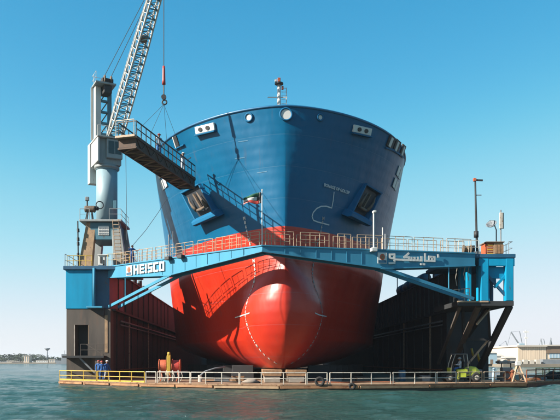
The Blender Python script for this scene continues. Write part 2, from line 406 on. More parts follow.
M['paint_mark'] = mat('paint_mark', (.66,.70,.72), .55, var=.15, scale=4)
M['pocket_blue'] = mat('pocket_blue', (.0,.14,.30), .65, spec=.2, var=.15, scale=1.5, rust=.08)
M['mark_shaded'] = mat('mark_shaded', (.42,.40,.40), .6, scale=4)
M['cap_scuff'] = mat('cap_scuff', (.05,.20,.33), .6, scale=4)
M['pocket_dark'] = mat('pocket_dark', (.012,.02,.03), .6, var=.3, scale=2)
def ship_details():
    root = SHIP
    # ---- anchor pockets (the starboard one measured, the port one mirrored)
    O, nn = hit(205, 204)
    tl, _ = hit(185.5, 194); tr, _ = hit(200.5, 184); bl, _ = hit(200, 222); br, _ = hit(224, 213)
    d = ((bl-tl)+(br-tr)); L_ = d.length/2; d = (d-nn*d.dot(nn)).normalized()
    w = (tl-tr)+(bl-br); w = (w-nn*w.dot(nn)).normalized()       # outboard (photo left); the pocket is skewed like the frames
    O = (tl+tr+bl+br)/4; O = O+nn*.05
    def pt(u, s, h): return O+d*u+w*s+nn*h
    U0, U1, W = -L_/2, L_/2-.3, max(.6, (tl-tr).length/2)
    parts = []
    # base plate (recess floor), cheeks tapering up, head plate, bolster
    parts.append((MB().hexa([pt(U0,-W,-.3), pt(U1,-W,-.3), pt(U1,W,-.3), pt(U0,W,-.3), pt(U0,-W,.05), pt(U1,-W,.05), pt(U1,W,.05), pt(U0,W,.05)]), 'recess_floor', 'pocket_dark'))
    for s in (-1, 1):
        e, g = s*W, s*(W+.14)
        parts.append((MB().hexa([pt(U0,e,-.5), pt(U1,e,-.5), pt(U1,g,-.5), pt(U0,g,-.5), pt(U0,e,.30), pt(U1,e,.62), pt(U1,g,.62), pt(U0,g,.30)]), 'cheek_plate', 'pocket_blue'))
    parts.append((MB().hexa([pt(U0-.16,-W-.14,-.5), pt(U0,-W-.14,-.5), pt(U0,W+.14,-.5), pt(U0-.16,W+.14,-.5), pt(U0-.16,-W-.14,.34), pt(U0,-W-.14,.34), pt(U0,W+.14,.34), pt(U0-.16,W+.14,.34)]), 'head_plate', 'pocket_blue'))
    q = [(U1-.15,-.4), (U1-.15,.45), (U1+.15,.85), (U1+.5,.9), (U1+.62,.6), (U1+.4,-.4)]
    poly = [pt(u, -W-.45, h) for u, h in q]
    parts.append((MB().extrude(poly, w*(2*W+.9)), 'bolster', 'pocket_blue'))
    L = []
    for mb, nm, mt in parts: L.append(bevel(mb.build(nm, mt, root), .05))
    # anchor: shank, crown and two curved flukes
    k_ = L_/3.0; f_ = W*.55
    sh = MB().bar(pt(-1.0*k_,0,.22), pt(.5*k_,0,.30), .16, .18, up=nn).build('anchor_shank', 'anchor', root)
    cr = MB().tube([pt(.45*k_,-f_*1.2,.30), pt(.55*k_,0,.38), pt(.45*k_,f_*1.2,.30)], .13, 8).build('anchor_crown', 'anchor', root, True)
    fl = []
    for s in (-1, 1):
        fl.append(MB().tube([pt(.45*k_,s*f_,.34), pt(.05*k_,s*f_*1.1,.44), pt(-.45*k_,s*f_*1.1,.44), pt(-.95*k_,s*f_*.95,.36)], .17, 8, r2=.05).build('anchor_fluke', 'anchor', root, True))
    for o in L+[sh, cr]+fl: mirror_obj(o, root)
    # ---- panama chocks on the bulwark
    for (px, py, rr) in ((249,117.5,.30), (286,114.5,.46), (320,117.5,.24)):
        p, x, y, n = frame_at(px, py)
        MB().torus(p+n*.06, n, rr, .075).build('panama_chock', 'pocket_blue', root, True)
        MB().disc(p+n*.03, n, rr*.93, .06).build('chock_opening', 'white', root)
    # ---- roller fairlead plates with twin openings
    for (x0, y0, x1, y1) in ((195.5,131,216,126), (352,128,371,132.5)):
        p, n = hit((x0+x1)/2, (y0+y1)/2); a, _ = hit(x0, y0); b_, _ = hit(x1, y1)
        x = (b_-a).normalized(); y = n.cross(x).normalized(); hw = (b_-a).length/2*.92
        if y.z < 0: y = -y
        bevel(MB().obox(p+n*.08, x, y, n, hw, .29, .10).build('fairlead_plate', 'white', root), .04)
        for s in (-.42, .35):
            MB().disc(p+n*.215+x*s*hw, n, .16, .05, 16, 1.35, x).build('fairlead_opening', 'dark', root)
        bevel(MB().obox(p+n*.12-y*.37, x, y, n, hw*1.05, .06, .22).build('fairlead_sill', 'pocket_blue', root), .03)
    # ---- shoulder mooring openings
    for (px, py, w_, h_) in ((177,141.5,.22,.45),):
        p, x, y, n = frame_at(px, py, 1.5, -.75)
        bevel(MB().obox(p+n*.03, x, y, n, w_, h_, .08).build('mooring_opening', 'dark', root), .03)
        bevel(MB().obox(p+n*.06-y*(h_+.06)+x*.25, x, y, n, .75, .05, .12).build('mooring_ledge', 'pocket_blue', root), .03)
        MB().obox(p+n*.06-x*.28, x, y, n, .05, h_, .08).build('mooring_post', 'white', root)
    for (px, py) in ((390.5,142), (396.5,146), (402.3,150.5)):
        p, x, y, n = frame_at(px, py, 1.0, .9)
        bevel(MB().obox(p+n*.02, x, y, n, .62, .5, .08).build('mooring_opening', 'dark', root), .03)
        bevel(MB().obox(p+n*.1-x*.1-y*.05, x, y, n, .2, .40, .06).build('mooring_bollard', 'white', root), .03)
    ribbon([(385,147.5), (392,149.5), (399,154), (403.5,158)], .16, 'rubbing_strip', 'pocket_blue', root, .12)
    # ---- shoulder emblems: white panels with a blue cross bar
    for (px, py, dd) in ((162.3,178,0), (397,178.5,0)):
        p, n = hit(px, py)
        if p is None: continue
        x = Vector((0,0,1)).cross(n).normalized(); y = n.cross(x)
        for (u, v_) in ((-.55,.55), (.55,.55), (-.55,-.55), (.55,-.55)):
            MB().obox(p+n*.05+x*u+y*v_, x, y, n, .42, .42, .03).build('emblem_panel', 'white', root)
    # ---- bulbous bow / thruster symbol line and the small lettering above it
    ribbon([(333.8,191.8), (333,200), (331.5,208), (326,206.2), (321,206.3), (316.5,208.5), (313,212.5), (311.8,216.5), (313.2,220.3), (318,222.2), (323.5,223.5), (329,225)], .10, 'bow_symbol', 'paint_mark', root, .03, 4)
    p, x, y, n = frame_at(336.5, 189, 8, 2.6)
    o = link('name_lettering', text_mesh('name_lettering', 'BONAGE OF GOLLEP', .34, 'paint_mark', .01, .008), root); place(o, p+n*.06, x, y, n)
    # ---- draft marks up both sides at the forward perpendicular
    for side in (-1, 1):
        digits = {c: text_mesh('draft_mark', c, .36, 'white' if side < 0 else 'mark_shaded', .006, .012) for c in '2468M'}  # right-hand marks greyer: the shade on that side is put into their colour
        z = 2.0; i = 0
        while z < 13.7:
            org = Vector((SX+side*25, 56.1, z)); loc, n, _, _ = HB.ray_cast(org, Vector((-side, 0, 0)))
            if loc is not None:
                if n.x*side < 0: n = -n
                nh = n.copy()
                x = Vector((0,0,1)).cross(nh).normalized(); y = nh.cross(x).normalized()
                o = link('draft_mark', digits['2468M'[i % 5]], root); place(o, loc+n*.03, x, y, nh)
            z += .34; i += 1
    ribbon([(235.5,317.5), (241,316), (250,313)], .09, 'load_tick', 'white', root, .05)
    ribbon([(314.5,313), (319,315), (326,316.5)], .09, 'load_tick', 'paint_mark', root, .05)
    # faint plate-number strokes
    for (px, py, ll) in ((243,141,5), (240,158,5), (262,172,5)):
        ribbon([(px-ll, py+.9), (px+ll, py-.6)], .05, 'weld_mark', 'cap_scuff', root, .02, 3)
    # ---- foremast on the forecastle
    b0 = P(279, 107, 58.8); zt = P(279, 83, 58.8).z; zb = 21.3
    MB().tube([(b0.x, 58.8, zb), (b0.x, 58.8, zt)], .22, 12, .13).build('foremast', 'white', root, True)
    MB().bar((b0.x-.95, 58.8, zt-1.2), (b0.x+.7, 58.8, zt-1.2), .07).build('mast_crosstree', 'white', root)
    MB().disc((b0.x, 58.7, zt-.1), (0,0,1), .36, .1).build('mast_platform', 'dark', root)
    bevel(MB().box(b0.x-.12, b0.x+.12, 58.5, 58.8, zt, zt+.35).build('mast_lamp', 'orange', root), .03)
    bevel(MB().box(b0.x-.36, b0.x-.18, 58.6, 58.8, zt+.05, zt+.25).build('mast_lamp', 'white', root), .03)
    bevel(MB().box(b0.x+.2, b0.x+.38, 58.6, 58.8, zt-.6, zt-.3).build('mast_lamp', 'orange', root), .03)
    MB().tube([(b0.x+.62, 58.8, zb), (b0.x+.62, 58.8, zt-.4)], .035, 6).build('mast_ladder', 'crane_white', root)
    for k in range(9): MB().bar((b0.x+.2, 58.8, zb+1.2+k*.32), (b0.x+.62, 58.8, zb+1.2+k*.32), .03).build('mast_rung', 'crane_white', root)
    # two windlass humps and a deckhouse well aft, hidden from the bow but part of the ship
    bevel(MB().box(SX-10.5, SX+10.5, 150, 168, 20.8, 23.5).build('aft_house', 'white', root), .2)
ship_details()

# ================================================================= FLOATING DOCK
LX0, LX1 = -16.7, -12.8; RX0, RX1 = 17.8, 21.7
LY, RY = 62.0, 65.0; ZD, ZL, ZT = .45, 6.8, 10.55
FRONT = [(-17.5,62.6), (-9.0,55.0), (-3,51.6), (1.8,50.2), (7.6,50.6), (13,52.2), (18.2,54.3), (21.5,55.4)]
def dock():
    t = thing('floating_dock', 'floating dry dock with two tall wing walls and a low pontoon deck around the ship', 'dock', (2.5, 60, 0))
    # pontoon: polygon front, long body
    poly = FRONT+[(22.0,60), (22.0,190), (-17.0,190), (-17.0,63.5)]
    def slab(z0, z1, pl, name, m):
        k = len(pl); mb = MB(); mb.add([(x, y, z0) for x, y in pl]+[(x, y, z1) for x, y in pl], [tuple(range(k))[::-1], tuple(range(k, 2*k))]+[(i, (i+1) % k, k+(i+1) % k, k+i) for i in range(k)])
        return mb.build(name, m, t)
    slab(-1.0, ZD-.09, poly, 'pontoon', 'fascia')
    pl2 = [(x, y-.06 if i < len(FRONT) else y) for i, (x, y) in enumerate(poly)]
    slab(ZD-.085, ZD, pl2, 'deck_plate', 'deck')
    # fender strip along the front edge, one plank per stretch
    for i in range(len(FRONT)-1):
        a, b = FRONT[i], FRONT[i+1]; n = max(1, int(math.dist(a, b)/3.0))
        for k in range(n):
            p = Vector((*a, 0)).lerp(Vector((*b, 0)), k/n); q = Vector((*a, 0)).lerp(Vector((*b, 0)), (k+1)/n-.02)
            z = ZD-.2+random.uniform(-.015, .015)
            MB().bar(p+Vector((0,-.07,z)), q+Vector((0,-.07,z)), .14, .17).build('rubbing_plank', random.choice(['fascia','fascia','wood','tan']), t)
    for i in range(len(FRONT)-1):
        a, b = FRONT[i], FRONT[i+1]; MB().bar((a[0], a[1]-.02, -.02), (b[0], b[1]-.02, -.02), .05, .26).build('weed_band', 'weed', t)
    # ---------------- left wing wall
    oy = 63.3
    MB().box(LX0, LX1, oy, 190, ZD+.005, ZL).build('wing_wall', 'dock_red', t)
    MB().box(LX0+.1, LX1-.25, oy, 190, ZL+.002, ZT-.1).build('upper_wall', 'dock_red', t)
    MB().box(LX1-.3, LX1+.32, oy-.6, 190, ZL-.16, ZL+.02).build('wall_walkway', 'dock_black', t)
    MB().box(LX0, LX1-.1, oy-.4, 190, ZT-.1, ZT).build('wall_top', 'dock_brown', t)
    for k in range(22):
        y = 64.6+k*1.9
        if k % 2: MB().box(LX1-.25, LX1-.14, y, y+.07, ZL+.03, ZT-.11).build('stiffener', 'dock_red', t)
        if k % 2 == 0: MB().box(LX1, LX1+.1, y, y+.09, ZD+.01, ZL-.17).build('stiffener', 'dock_red', t)
    # end face with the lit doorway
    dx0, dx1, dz0, dz1 = -15.95, -14.75, 2.62, 5.35
    mb = MB(); mb.box(LX0, dx0, LY, oy-.01, ZD+.006, ZL-.05); mb.box(dx1, LX1, LY, oy-.01, ZD+.006, ZL-.05)
    mb.box(dx0, dx1, LY, oy-.01, dz1, ZL-.05); mb.box(dx0, dx1, LY, oy-.01, ZD+.006, dz0)
    mb.build('wall_end', 'dock_brown', t)
    MB().box(dx1-.03, dx1-.003, LY+.02, oy-.02, dz0+.01, dz1-.01).build('doorway_reveal', 'tan', t)
    MB().box(dx0+.01, dx1-.04, oy-.07, oy-.03, dz0+.01, dz1-.01).build('doorway_back', 'dock_black', t)
    MB().box(dx0-.06, dx0-.004, LY-.05, LY+.05, dz0, dz1).build('doorway_frame', 'rail_white', t)
    # tall sunlit slot beside the inner corner, its light painted as a tan strip
    MB().box(-13.3, -13.05, LY-.04, LY-.003, 2.9, 6.2).build('pipe_and_lit_slot', 'tan', t)
    # blue head of the wing
    bevel(MB().box(LX0-.05, -14.4, LY-.05, oy+6, ZL-.04, ZT-.35).build('tower_head', 'dock_blue', t), .04)
    MB().box(-14.38, -13.0, LY+.55, oy+6, ZL+.03, ZT-.36).build('tower_recess', 'dock_blue_dark', t)
    bevel(MB().box(LX0-.25, -11.1, LY-.25, oy+6.4, ZT-.34, ZT).build('tower_slab', 'dock_blue_dark', t), .04)
    MB().tube([P(94, 306, 61.7), P(94, 268, 61.7)], .12, 10).build('hinge_post', 'bridge_blue', t, True)
    bevel(MB().extrude([P(89.5,307.6,61.7), P(104,307.6,61.7), P(104,316,61.7), P(97,314,61.7)], (0,.8,0)).build('hinge_bracket', 'dock_black', t), .03)
    bevel(MB().box(-14.75, -13.35, 61.2, 62.0, ZL-.02, ZL+.14).build('hinge_seat', 'bridge_blue', t), .03)
    # landing with brace, stair and rail
    MB().box(LX0-.05, -13.15, 60.85, LY-.004, 2.42, 2.6).build('landing', 'dock_black', t)
    MB().bar((-15.3, 61.2, 2.4), (-14.0, 61.2, 1.1), .14).build('landing_brace', 'steel', t)
    MB().bar((-13.9, 61.2, 2.4), (-13.9, 61.2, ZD), .14).build('landing_post', 'dock_brown', t)
    MB().box(-13.95, -13.4, 61.0, 61.7, .9, 2.4).build('ladder_back', 'dock_brown', t)
    railing(t, [(-15.2,61.0,2.6), (-13.2,61.0,2.6)], 1.0, 4, 'dock_brown', .025)
    MB().bar((-14.7,60.95,3.6), (-13.3,60.95,2.75), .05).build('stay_bar', 'dock_brown', t)
    # bollards and vents along the wing top
    for k, (y, h) in enumerate(((78,.8), (80,.5), (81.5,.95), (84,.6), (86.5,.7), (89,.4), (72.5,.5))):
        MB().tube([(LX1-.6, y, ZT), (LX1-.6, y, ZT+h*.75), (LX1-.6, y, ZT+h)], .24, 10).build('bollard', 'dark', t, True)
    MB().tube([(LX1-.7, 83, ZT), (LX1-.7, 83, ZT+2.4)], .05, 6).build('lamp_post', 'steel', t)
    # ---------------- right wing wall
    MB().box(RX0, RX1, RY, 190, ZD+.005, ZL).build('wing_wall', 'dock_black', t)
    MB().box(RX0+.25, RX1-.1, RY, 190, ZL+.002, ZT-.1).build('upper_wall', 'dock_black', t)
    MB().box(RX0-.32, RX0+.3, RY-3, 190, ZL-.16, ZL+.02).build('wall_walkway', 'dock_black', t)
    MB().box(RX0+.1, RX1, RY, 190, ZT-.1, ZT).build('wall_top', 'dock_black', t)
    for k in range(22):
        y = 66.6+k*1.9
        MB().box(RX0+.1, RX0+.25, y, y+.07, ZL+.03, ZT-.11).build('stiffener', 'dock_black', t)
        if k % 2 == 0: MB().box(RX0-.1, RX0, y, y+.09, ZD+.01, ZL-.17).build('stiffener', 'dock_black', t)
    # rolled hoses / fenders lying along the right wall top
    for k, (y, r_) in enumerate(((76,.62), (79,.6), (82.5,.66), (86.5,.6))):
        MB().tube([(RX0+.75, y, ZT+.55), (RX0+.75, y+.3, ZT+.58), (RX0+.75, y+2.2, ZT+.58), (RX0+.75, y+2.6, ZT+.55)], r_, 12).build('rolled_fender', 'dock_blue_dark', t, True)
    MB().tube([(RX0+.6, 74, ZT), (RX0+.6, 74, ZT+1.5)], .09, 8).build('bollard', 'dark', t)
    bevel(MB().box(RX0+.4, RX0+1.2, 71, 71.8, ZT, ZT+.9).build('vent_box', 'dock_blue_dark', t), .05)
    MB().tube([(RX0+.5, 90, ZT), (RX0+.5, 90, ZT+3.2)], .06, 6).build('lamp_post', 'steel', t)
    # cantilevered head: slab, columns, knee braces, lower platform
    y0, y1 = 54.9, 65.2
    bevel(MB().box(15.9, 20.45, y0, y1, ZT-.32, ZT).build('tower_slab', 'dock_blue_dark', t), .04)
    bevel(MB().box(17.6, 20.4, y0+.06, y0+.3, ZT-.95, ZT-.33).build('slab_beam', 'dock_blue', t), .04)
    for x, y, w_ in ((18.05,55.25,.62), (17.45,57.2,.4), (20.0,55.25,.62), (19.1,59.5,.5), (20.0,60.5,.55), (18.05,61,.55)):
        bevel(MB().box(x-w_/2, x+w_/2, y-w_/2, y+w_/2, ZL+.06, ZT-.34).build('tower_column', 'dock_blue', t), .05)
    bevel(MB().box(18.4, 19.65, 57.0, 57.3, ZL+1.7, ZT-.34).build('web_plate', 'dock_blue', t), .04)
    bevel(MB().box(18.36, 19.69, 55.3, 55.45, ZT-1.9, ZT-.96).build('web_plate', 'dock_blue', t), .04)
    MB().bar((18.3,55.3,ZT-1.6), (19.8,55.3,ZL+.5), .2, .2).build('cross_brace', 'dock_blue_dark', t)
    MB().bar((19.75,55.3,ZT-1.7), (18.9,55.3,ZT-2.6), .22, .2).build('cross_brace', 'dock_blue', t)
    MB().tube([(19.0,56.2,ZL+.1), (19.0,56.2,ZT-1.2)], .14, 8).build('riser_pipe', 'dock_blue_dark', t)
    MB().box(15.9, 20.3, y0, 62.1, ZL-.32, ZL+.05).build('head_platform', 'dock_black', t)
    MB().box(15.85, 18.3, y0-.06, y0-.003, ZL-.06, ZL+.06).build('platform_edge', 'rail_tan', t)
    railing(t, [(15.9,56.0,ZL+.05), (16.9,55.1,ZL+.05)], 1.0, 4, 'rail_white', .03, (.33,.66))
    # black raking struts down to the wall
    for p, q, w_, m_ in (((20.1,55.2,ZL-.3), (20.5,65.0,.8), .42, 'dock_black'), ((17.7,55.4,ZL-.3), (18.1,64.9,1.3), .36, 'dock_brown'),
                         ((19.1,57.5,ZL-.3), (19.1,64.8,3.6), .28, 'dock_black'), ((17.9,60.3,ZL-.3), (18.2,60.4,ZD), .24, 'dock_black'),
                         ((18.2,60.2,4.0), (20.3,60.2,4.0), .2, 'dock_black'), ((18.2,60.6,1.6), (20.2,60.3,4.1), .16, 'rail_tan'),
                         ((17.9,56.5,5.1), (19.3,57.6,6.4), .14, 'rail_tan'), ((16.4,56.0,ZL-.3), (17.0,64.9,1.9), .22, 'dock_brown'),
                         ((19.6,58.8,6.4), (20.2,60.2,4.1), .2, 'dock_black')):
        MB().bar(p, q, w_, w_).build('raking_strut', m_, t)
    for x, y, z0, z1 in ((20.6,63.9,1.0,2.4), (20.35,63.6,2.2,3.0), (20.0,64.2,2.6,3.3)):
        MB().tube([(x,y,z0), (x-.15,y-.05,z1)], .1, 8).build('hose_end', 'yellow', t, True)
    # ragged cables hanging below the slab
    for x, y in ((16.3,55.6), (16.6,55.5), (17.0,55.8), (16.1,56)):
        z = ZT-.33; L = random.uniform(1.6, 3.2)
        MB().tube([(x,y,z), (x+.08,y,z-L*.3), (x-.06,y,z-L*.7), (x+.05,y,z-L)], .03, 5).build('hanging_cable', random.choice(['rail_white','rope']), t)
    for xw, sg in ((LX1+.16, 1), (RX0-.16, -1)):
        for z, r_ in ((5.9,.09), (5.55,.06), (1.3,.07)):
            MB().tube([(xw, 66, z), (xw, 120, z)], r_, 8).build('pipe_and_lit_slot', 'steel' if z > 2 else 'rust', t, True)
        for y in (70.5, 83):
            for k2 in (-.22, .22): MB().bar((xw, y+k2, ZD), (xw, y+k2, ZL), .05).build('ladder_rail', 'rail_tan', t)
            for k2 in range(18): MB().bar((xw, y-.22, ZD+.3+k2*.34), (xw, y+.22, ZD+.3+k2*.34), .035).build('ladder_rung', 'rail_tan', t)
    MB().box(LX1, RX0, 186, 186.4, ZD, 5.0).build('gap_screen', 'dock_black', t)  # added wall that shuts out the bright sky seen under the hull
    return t
DOCK = dock()

# keel blocks under the bulb and along the keel
def keel_blocks():
    for k in range(9):
        y = 55.0+k*1.7
        for s, x in ((0, SX-.95), (1, SX+.95)):
            if k > 4 and s == 0: continue
            big = s == 1
            lab = ('timber topped keel block under the ship, row %s from the front, %s of the keel' % (['first','second','third','fourth','fifth','sixth','seventh','eighth','ninth'][k], 'right' if s else 'left'))
            b = thing('keel_block', lab, 'keel block', (x, y, ZD), 'keel blocks under the ship')
            bevel(MB().box(x-.62, x+.62, y-.45, y+.45, ZD, ZD+.5).build('base', 'concrete', b), .04)
            bevel(MB().box(x-.72, x+.72, y-.5, y+.5, ZD+.5, ZD+.72).build('timber', 'wood', b), .03)
            bevel(MB().box(x-.78, x+.78, y-.5, y+.5, ZD+.725, ZD+1.0).build('timber', 'wood', b), .03)
keel_blocks()
def side_blocks():
    rows = ['first','second','third','fourth','fifth','sixth','seventh']
    for s, sn in ((-1,'left'), (1,'right')):
        for k in range(7):
            y = 63.0+k*3.0; x = SX+s*(3.4+k*.95)
            b = thing('bilge_block', 'dark bilge block under the %s side of the hull, %s from the bow' % (sn, rows[k]), 'bilge block', (x, y, ZD), 'bilge blocks under the hull')
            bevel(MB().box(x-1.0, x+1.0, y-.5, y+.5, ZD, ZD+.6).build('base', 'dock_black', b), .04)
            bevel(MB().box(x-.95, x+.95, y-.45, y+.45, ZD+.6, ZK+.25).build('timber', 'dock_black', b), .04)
side_blocks()

# ================================================================= FLYING BRIDGE
TIP = Vector((.52, 51.0, ZT))
def leaf(root_pt, name, label, lab_s):
    t = thing(name, label, 'bridge', tuple(root_pt))
    d = (TIP-root_pt); L = d.length; d.normalize(); n = d.cross(Vector((0,0,1))).normalized()
    if n.y > 0: n = -n                                   # n faces the camera side
    W = 1.1
    def at(s, dz, k=0.0): return root_pt+d*(s*L)+Vector((0,0,dz))-n*(k*W)
    S = .46
    for k0, k1 in ((0,.06), (.94,1.0)):
        MB().extrude([at(0,0,k0), at(0,-.95,k0), at(S,-1.42,k0), at(1,-.42,k0), at(1,0,k0)], -n*(.06*W)).build('web_plate', 'bridge_blue', t)
        MB().bar(at(.005,-3.55,k0+.05), at(S,-1.3,k0+.05), .14, .24).build('lower_chord', 'bridge_blue', t)
        MB().bar(at(S,-1.34,k0+.05), at(1,-.40,k0+.05), .18, .1).build('bottom_flange', 'bridge_blue', t)
        MB().bar(at(0,-.0,k0-.01), at(1,-.0,k0-.01), .12, .09).build('top_flange', 'bridge_blue', t)
        MB().bar(at(0,-.96,k0+.03), at(S,-1.42,k0+.03), .18, .08).build('bottom_flange', 'bridge_blue', t)
    MB().extrude([at(0,.01,.04), at(1,.01,.04), at(1,-.05,.04), at(0,-.05,.04)], -n*(.9*W)).build('walkway_plate', 'dock_black', t)
    for s in (.12, .24, .36, .5, .62, .75, .88):
        MB().bar(at(s,-.35,.06), at(s,-.35,.94), .1, .1).build('cross_tie', 'dock_black', t)
    for s_ in ([.55, .62, .69, .76, .83, .90] + ([.40, .47] if d.x > 0 else [])):
        dz = np.interp(s_, [0, S, 1], [-.95, -1.42, -.42])
        MB().bar(at(s_,-.06,-.02), at(s_,float(dz)+.06,-.02), .025, .03).build('web_rib', 'bridge_blue', t)
    MB().tube([at(.13,-3.0,.05), at(.13,-1.05,.05)], .045, 6).build('hanger', 'bridge_blue', t)
    return t, at, d, n
Lr = Vector((-13.1, 62.4, ZT)); Rr = Vector((17.2, 54.7, ZT))
LL, atL, dL, nL = leaf(Lr, 'bridge_leaf', 'pale blue flying bridge leaf with HEISCO lettering, reaching from the left tower to the middle', 0)
RL, atR, dR, nR = leaf(Rr, 'bridge_leaf', 'darker blue flying bridge leaf with Arabic lettering, reaching from the right tower to the middle', 0)
UP = Vector((0,0,1))
def rail_leaf(t, at, sections, mrail):
    for k in (0.02, .98):
        for s0, s1, np_ in sections: railing(t, [at(s0,.03,k), at(s1,.03,k)], 1.05, np_, mrail, .026, (.5,))
rail_leaf(LL, atL, ((.03,.17,5), (.185,.33,5), (.35,.47,4), (.49,.6,3), (.63,.72,3), (.74,.86,4), (.885,.985,3)), 'rail_tan')
rail_leaf(RL, atR, ((.02,.14,4), (.16,.30,4), (.31,.43,4), (.45,.57,4), (.6,.66,3), (.7,.83,4), (.86,.985,4)), 'rail_tan')
# HEISCO lettering and emblem
def bold_text(t, body, name, h, c, x, n, squash=1.0, spacing=1.0, off=.04):
    me = text_mesh(name, body, 1.0, 'white', .015, off, spacing)
    ys = [v.co.y for v in me.vertices]; xs = [v.co.x for v in me.vertices]; cy = (max(ys)+min(ys))/2; cx = (max(xs)+min(xs))/2; k = h/(max(ys)-min(ys))
    for v in me.vertices: v.co.x = (v.co.x-cx)*k*squash; v.co.y = (v.co.y-cy)*k
    o = link(name, me, t); place(o, c, x, UP, n); return o, (max(xs)-min(xs))*k*squash
xL = dL.copy(); xR = -dR
def sline(px, root_pt, d):   # arc length along a leaf whose point shows at photo column px
    a = (px-CX)/F; return (a*root_pt.y-root_pt.x)/(d.x-a*d.y)
s0 = sline(132, Lr, dL); s1 = sline(165, Lr, dL)
LEN_L = (TIP-Lr).length; LEN_R = (TIP-Rr).length
HEI = [('H', [(0,0,.25,1), (.55,0,.8,1), (.25,.4,.55,.62)]), ('E', [(0,0,.25,1), (.25,0,.75,.2), (.25,.4,.68,.6), (.25,.8,.75,1)]), ('I', [(0,0,.25,1)]),
       ('S', [(0,0,.75,.2), (.5,.2,.75,.42), (0,.4,.75,.6), (0,.6,.25,.8), (0,.8,.75,1)]), ('C', [(0,0,.25,1), (.25,0,.75,.2), (.25,.8,.75,1)]), ('O', [(0,0,.25,1), (.5,0,.75,1), (.25,0,.5,.2), (.25,.8,.5,1)])]
def block_letters(t, glyphs, c0, x, n, h, width):
    tot = sum(max(r[2] for r in g[1])+.16 for g in glyphs)-.16; kx = width/tot; cur = 0
    for nm, rects in glyphs:
        mb = MB()
        for (a, b, c, d_) in rects:
            o = c0+x*(cur+(a+c)/2)*kx+UP*((b+d_)/2*h)+n*.03
            mb.obox(o, x, UP, n, (c-a)/2*kx, (d_-b)/2*h, .02)
        mb.build('letter', 'white', t); cur += max(r[2] for r in rects)+.16
def onL(s, dz): return Lr+dL*s+UP*dz+nL*.05
def onR(s, dz): return Rr+dR*s+UP*dz+nR*.05
block_letters(LL, HEI, onL(sline(134.5, Lr, dL), -.98), xL, nL, .78, sline(165, Lr, dL)-sline(134.5, Lr, dL))
def emblem(t, c, x, n, w=.95, h=.85):
    MB().obox(c, x, UP, n, w/2, h/2, .02).build('emblem_panel', 'white', t)
    MB().disc(c+n*.03+UP*.08, n, .24, .02, 20, .85, x).build('emblem_mark', 'orange', t)
    MB().disc(c+n*.045+UP*.06, n, .13, .02, 16, .8, x).build('emblem_mark', 'wood', t)
    MB().obox(c+n*.03-UP*.27, x, UP, n, .32, .1, .012).build('emblem_mark', 'dock_blue_dark', t)
emblem(LL, onL(sline(129.6, Lr, dL), -.60), xL, nL, .8, .85)
emblem(RL, onR(sline(382, Rr, dR), -.62), xR, nR, .74, .82)
# Arabic word, strokes laid along the leaf (right to left: ha, alif, ya, sin, kaf, waw)
def strokes(t, base_px, polys, w):
    for k, pl in enumerate(polys):
        mb = MB()
        for i in range(len(pl)-1):
            (x0, z0), (x1, z1) = pl[i], pl[i+1]
            a = onR(sline(x0, Rr, dR), z0)+nR*(.03+.0012*k); b = onR(sline(x1, Rr, dR), z1)+nR*(.03+.0012*k); dd = (b-a).normalized()
            sd = dd.cross(nR).normalized()
            mb.obox((a+b)/2, dd, sd, nR, (b-a).length/2+w*.42, w/2, .018+.0004*i)
        mb.build('letter', 'white', t)
b = -.72
strokes(RL, 0, [[(389.5,-.36), (389.5,-.62), (394,-.62), (394,-.32), (389.5,-.34)], [(394,-.62), (394,-.98), (389,-1.0)],       # waw
                [(394,b+.02), (421,b)], [(403,b), (408.5,b+.02), (408.5,-.5), (404,-.5), (408,-.22)],              # baseline and kaf
                [(411,b), (411,-.52)], [(414.2,b), (414.2,-.52)], [(417.4,b), (417.4,-.5)], [(421,b), (421,-.44)],      # sin and ya teeth
                [(424.5,-.22), (424.5,b), (434,b), (434,-.42), (428.6,-.40), (428.6,b)], [(431.5,b), (431.5,-.46)],                # alif and ha
                [(420.4,-1.0), (421,-1.0)], [(423.2,-1.0), (423.8,-1.0)], [(437.5,-.25), (437.7,-.38)]], .15)
# lamp post on the right leaf, small boxes on the left leaf
s = sline(373, Rr, dR)
MB().tube([onR(s,0)+nR*.1, onR(s,2.75)+nR*.1], .06, 8).build('lamp_post', 'white', RL)
bevel(MB().obox(onR(s,2.8)+nR*.2, xR, UP, nR, .1, .08, .2).build('lamp_head', 'white', RL), .02)
bevel(MB().obox(onR(s+.05,-.05)+nR*.2, xR, UP, nR, .22, .14, .25).build('lamp_base', 'white', RL), .03)
for px, h in ((387.5, 1.9), (390, 1.4)):
    s = sline(px, Rr, dR); MB().tube([onR(s,0)-nR*1.0, onR(s,h)-nR*1.0], .035, 6).build('whip_aerial', 'white', RL)
for px in (170.5, 183):
    s = sline(px, Lr, dL); bevel(MB().obox(onL(s,-.05)+nL*.2, xL, UP, nL, .26, .14, .2).build('flood_lamp', 'dark', LL), .03)
s = sline(170, Lr, dL); MB().tube([onL(s,0)+nL*.08, onL(s,1.9)+nL*.08], .05, 8).build('lamp_post', 'steel', LL)
s = sline(164.5, Lr, dL); MB().tube([onL(s,0)-nL*1.0, onL(s,2.4)-nL*1.0], .03, 6).build('whip_aerial', 'steel', LL)
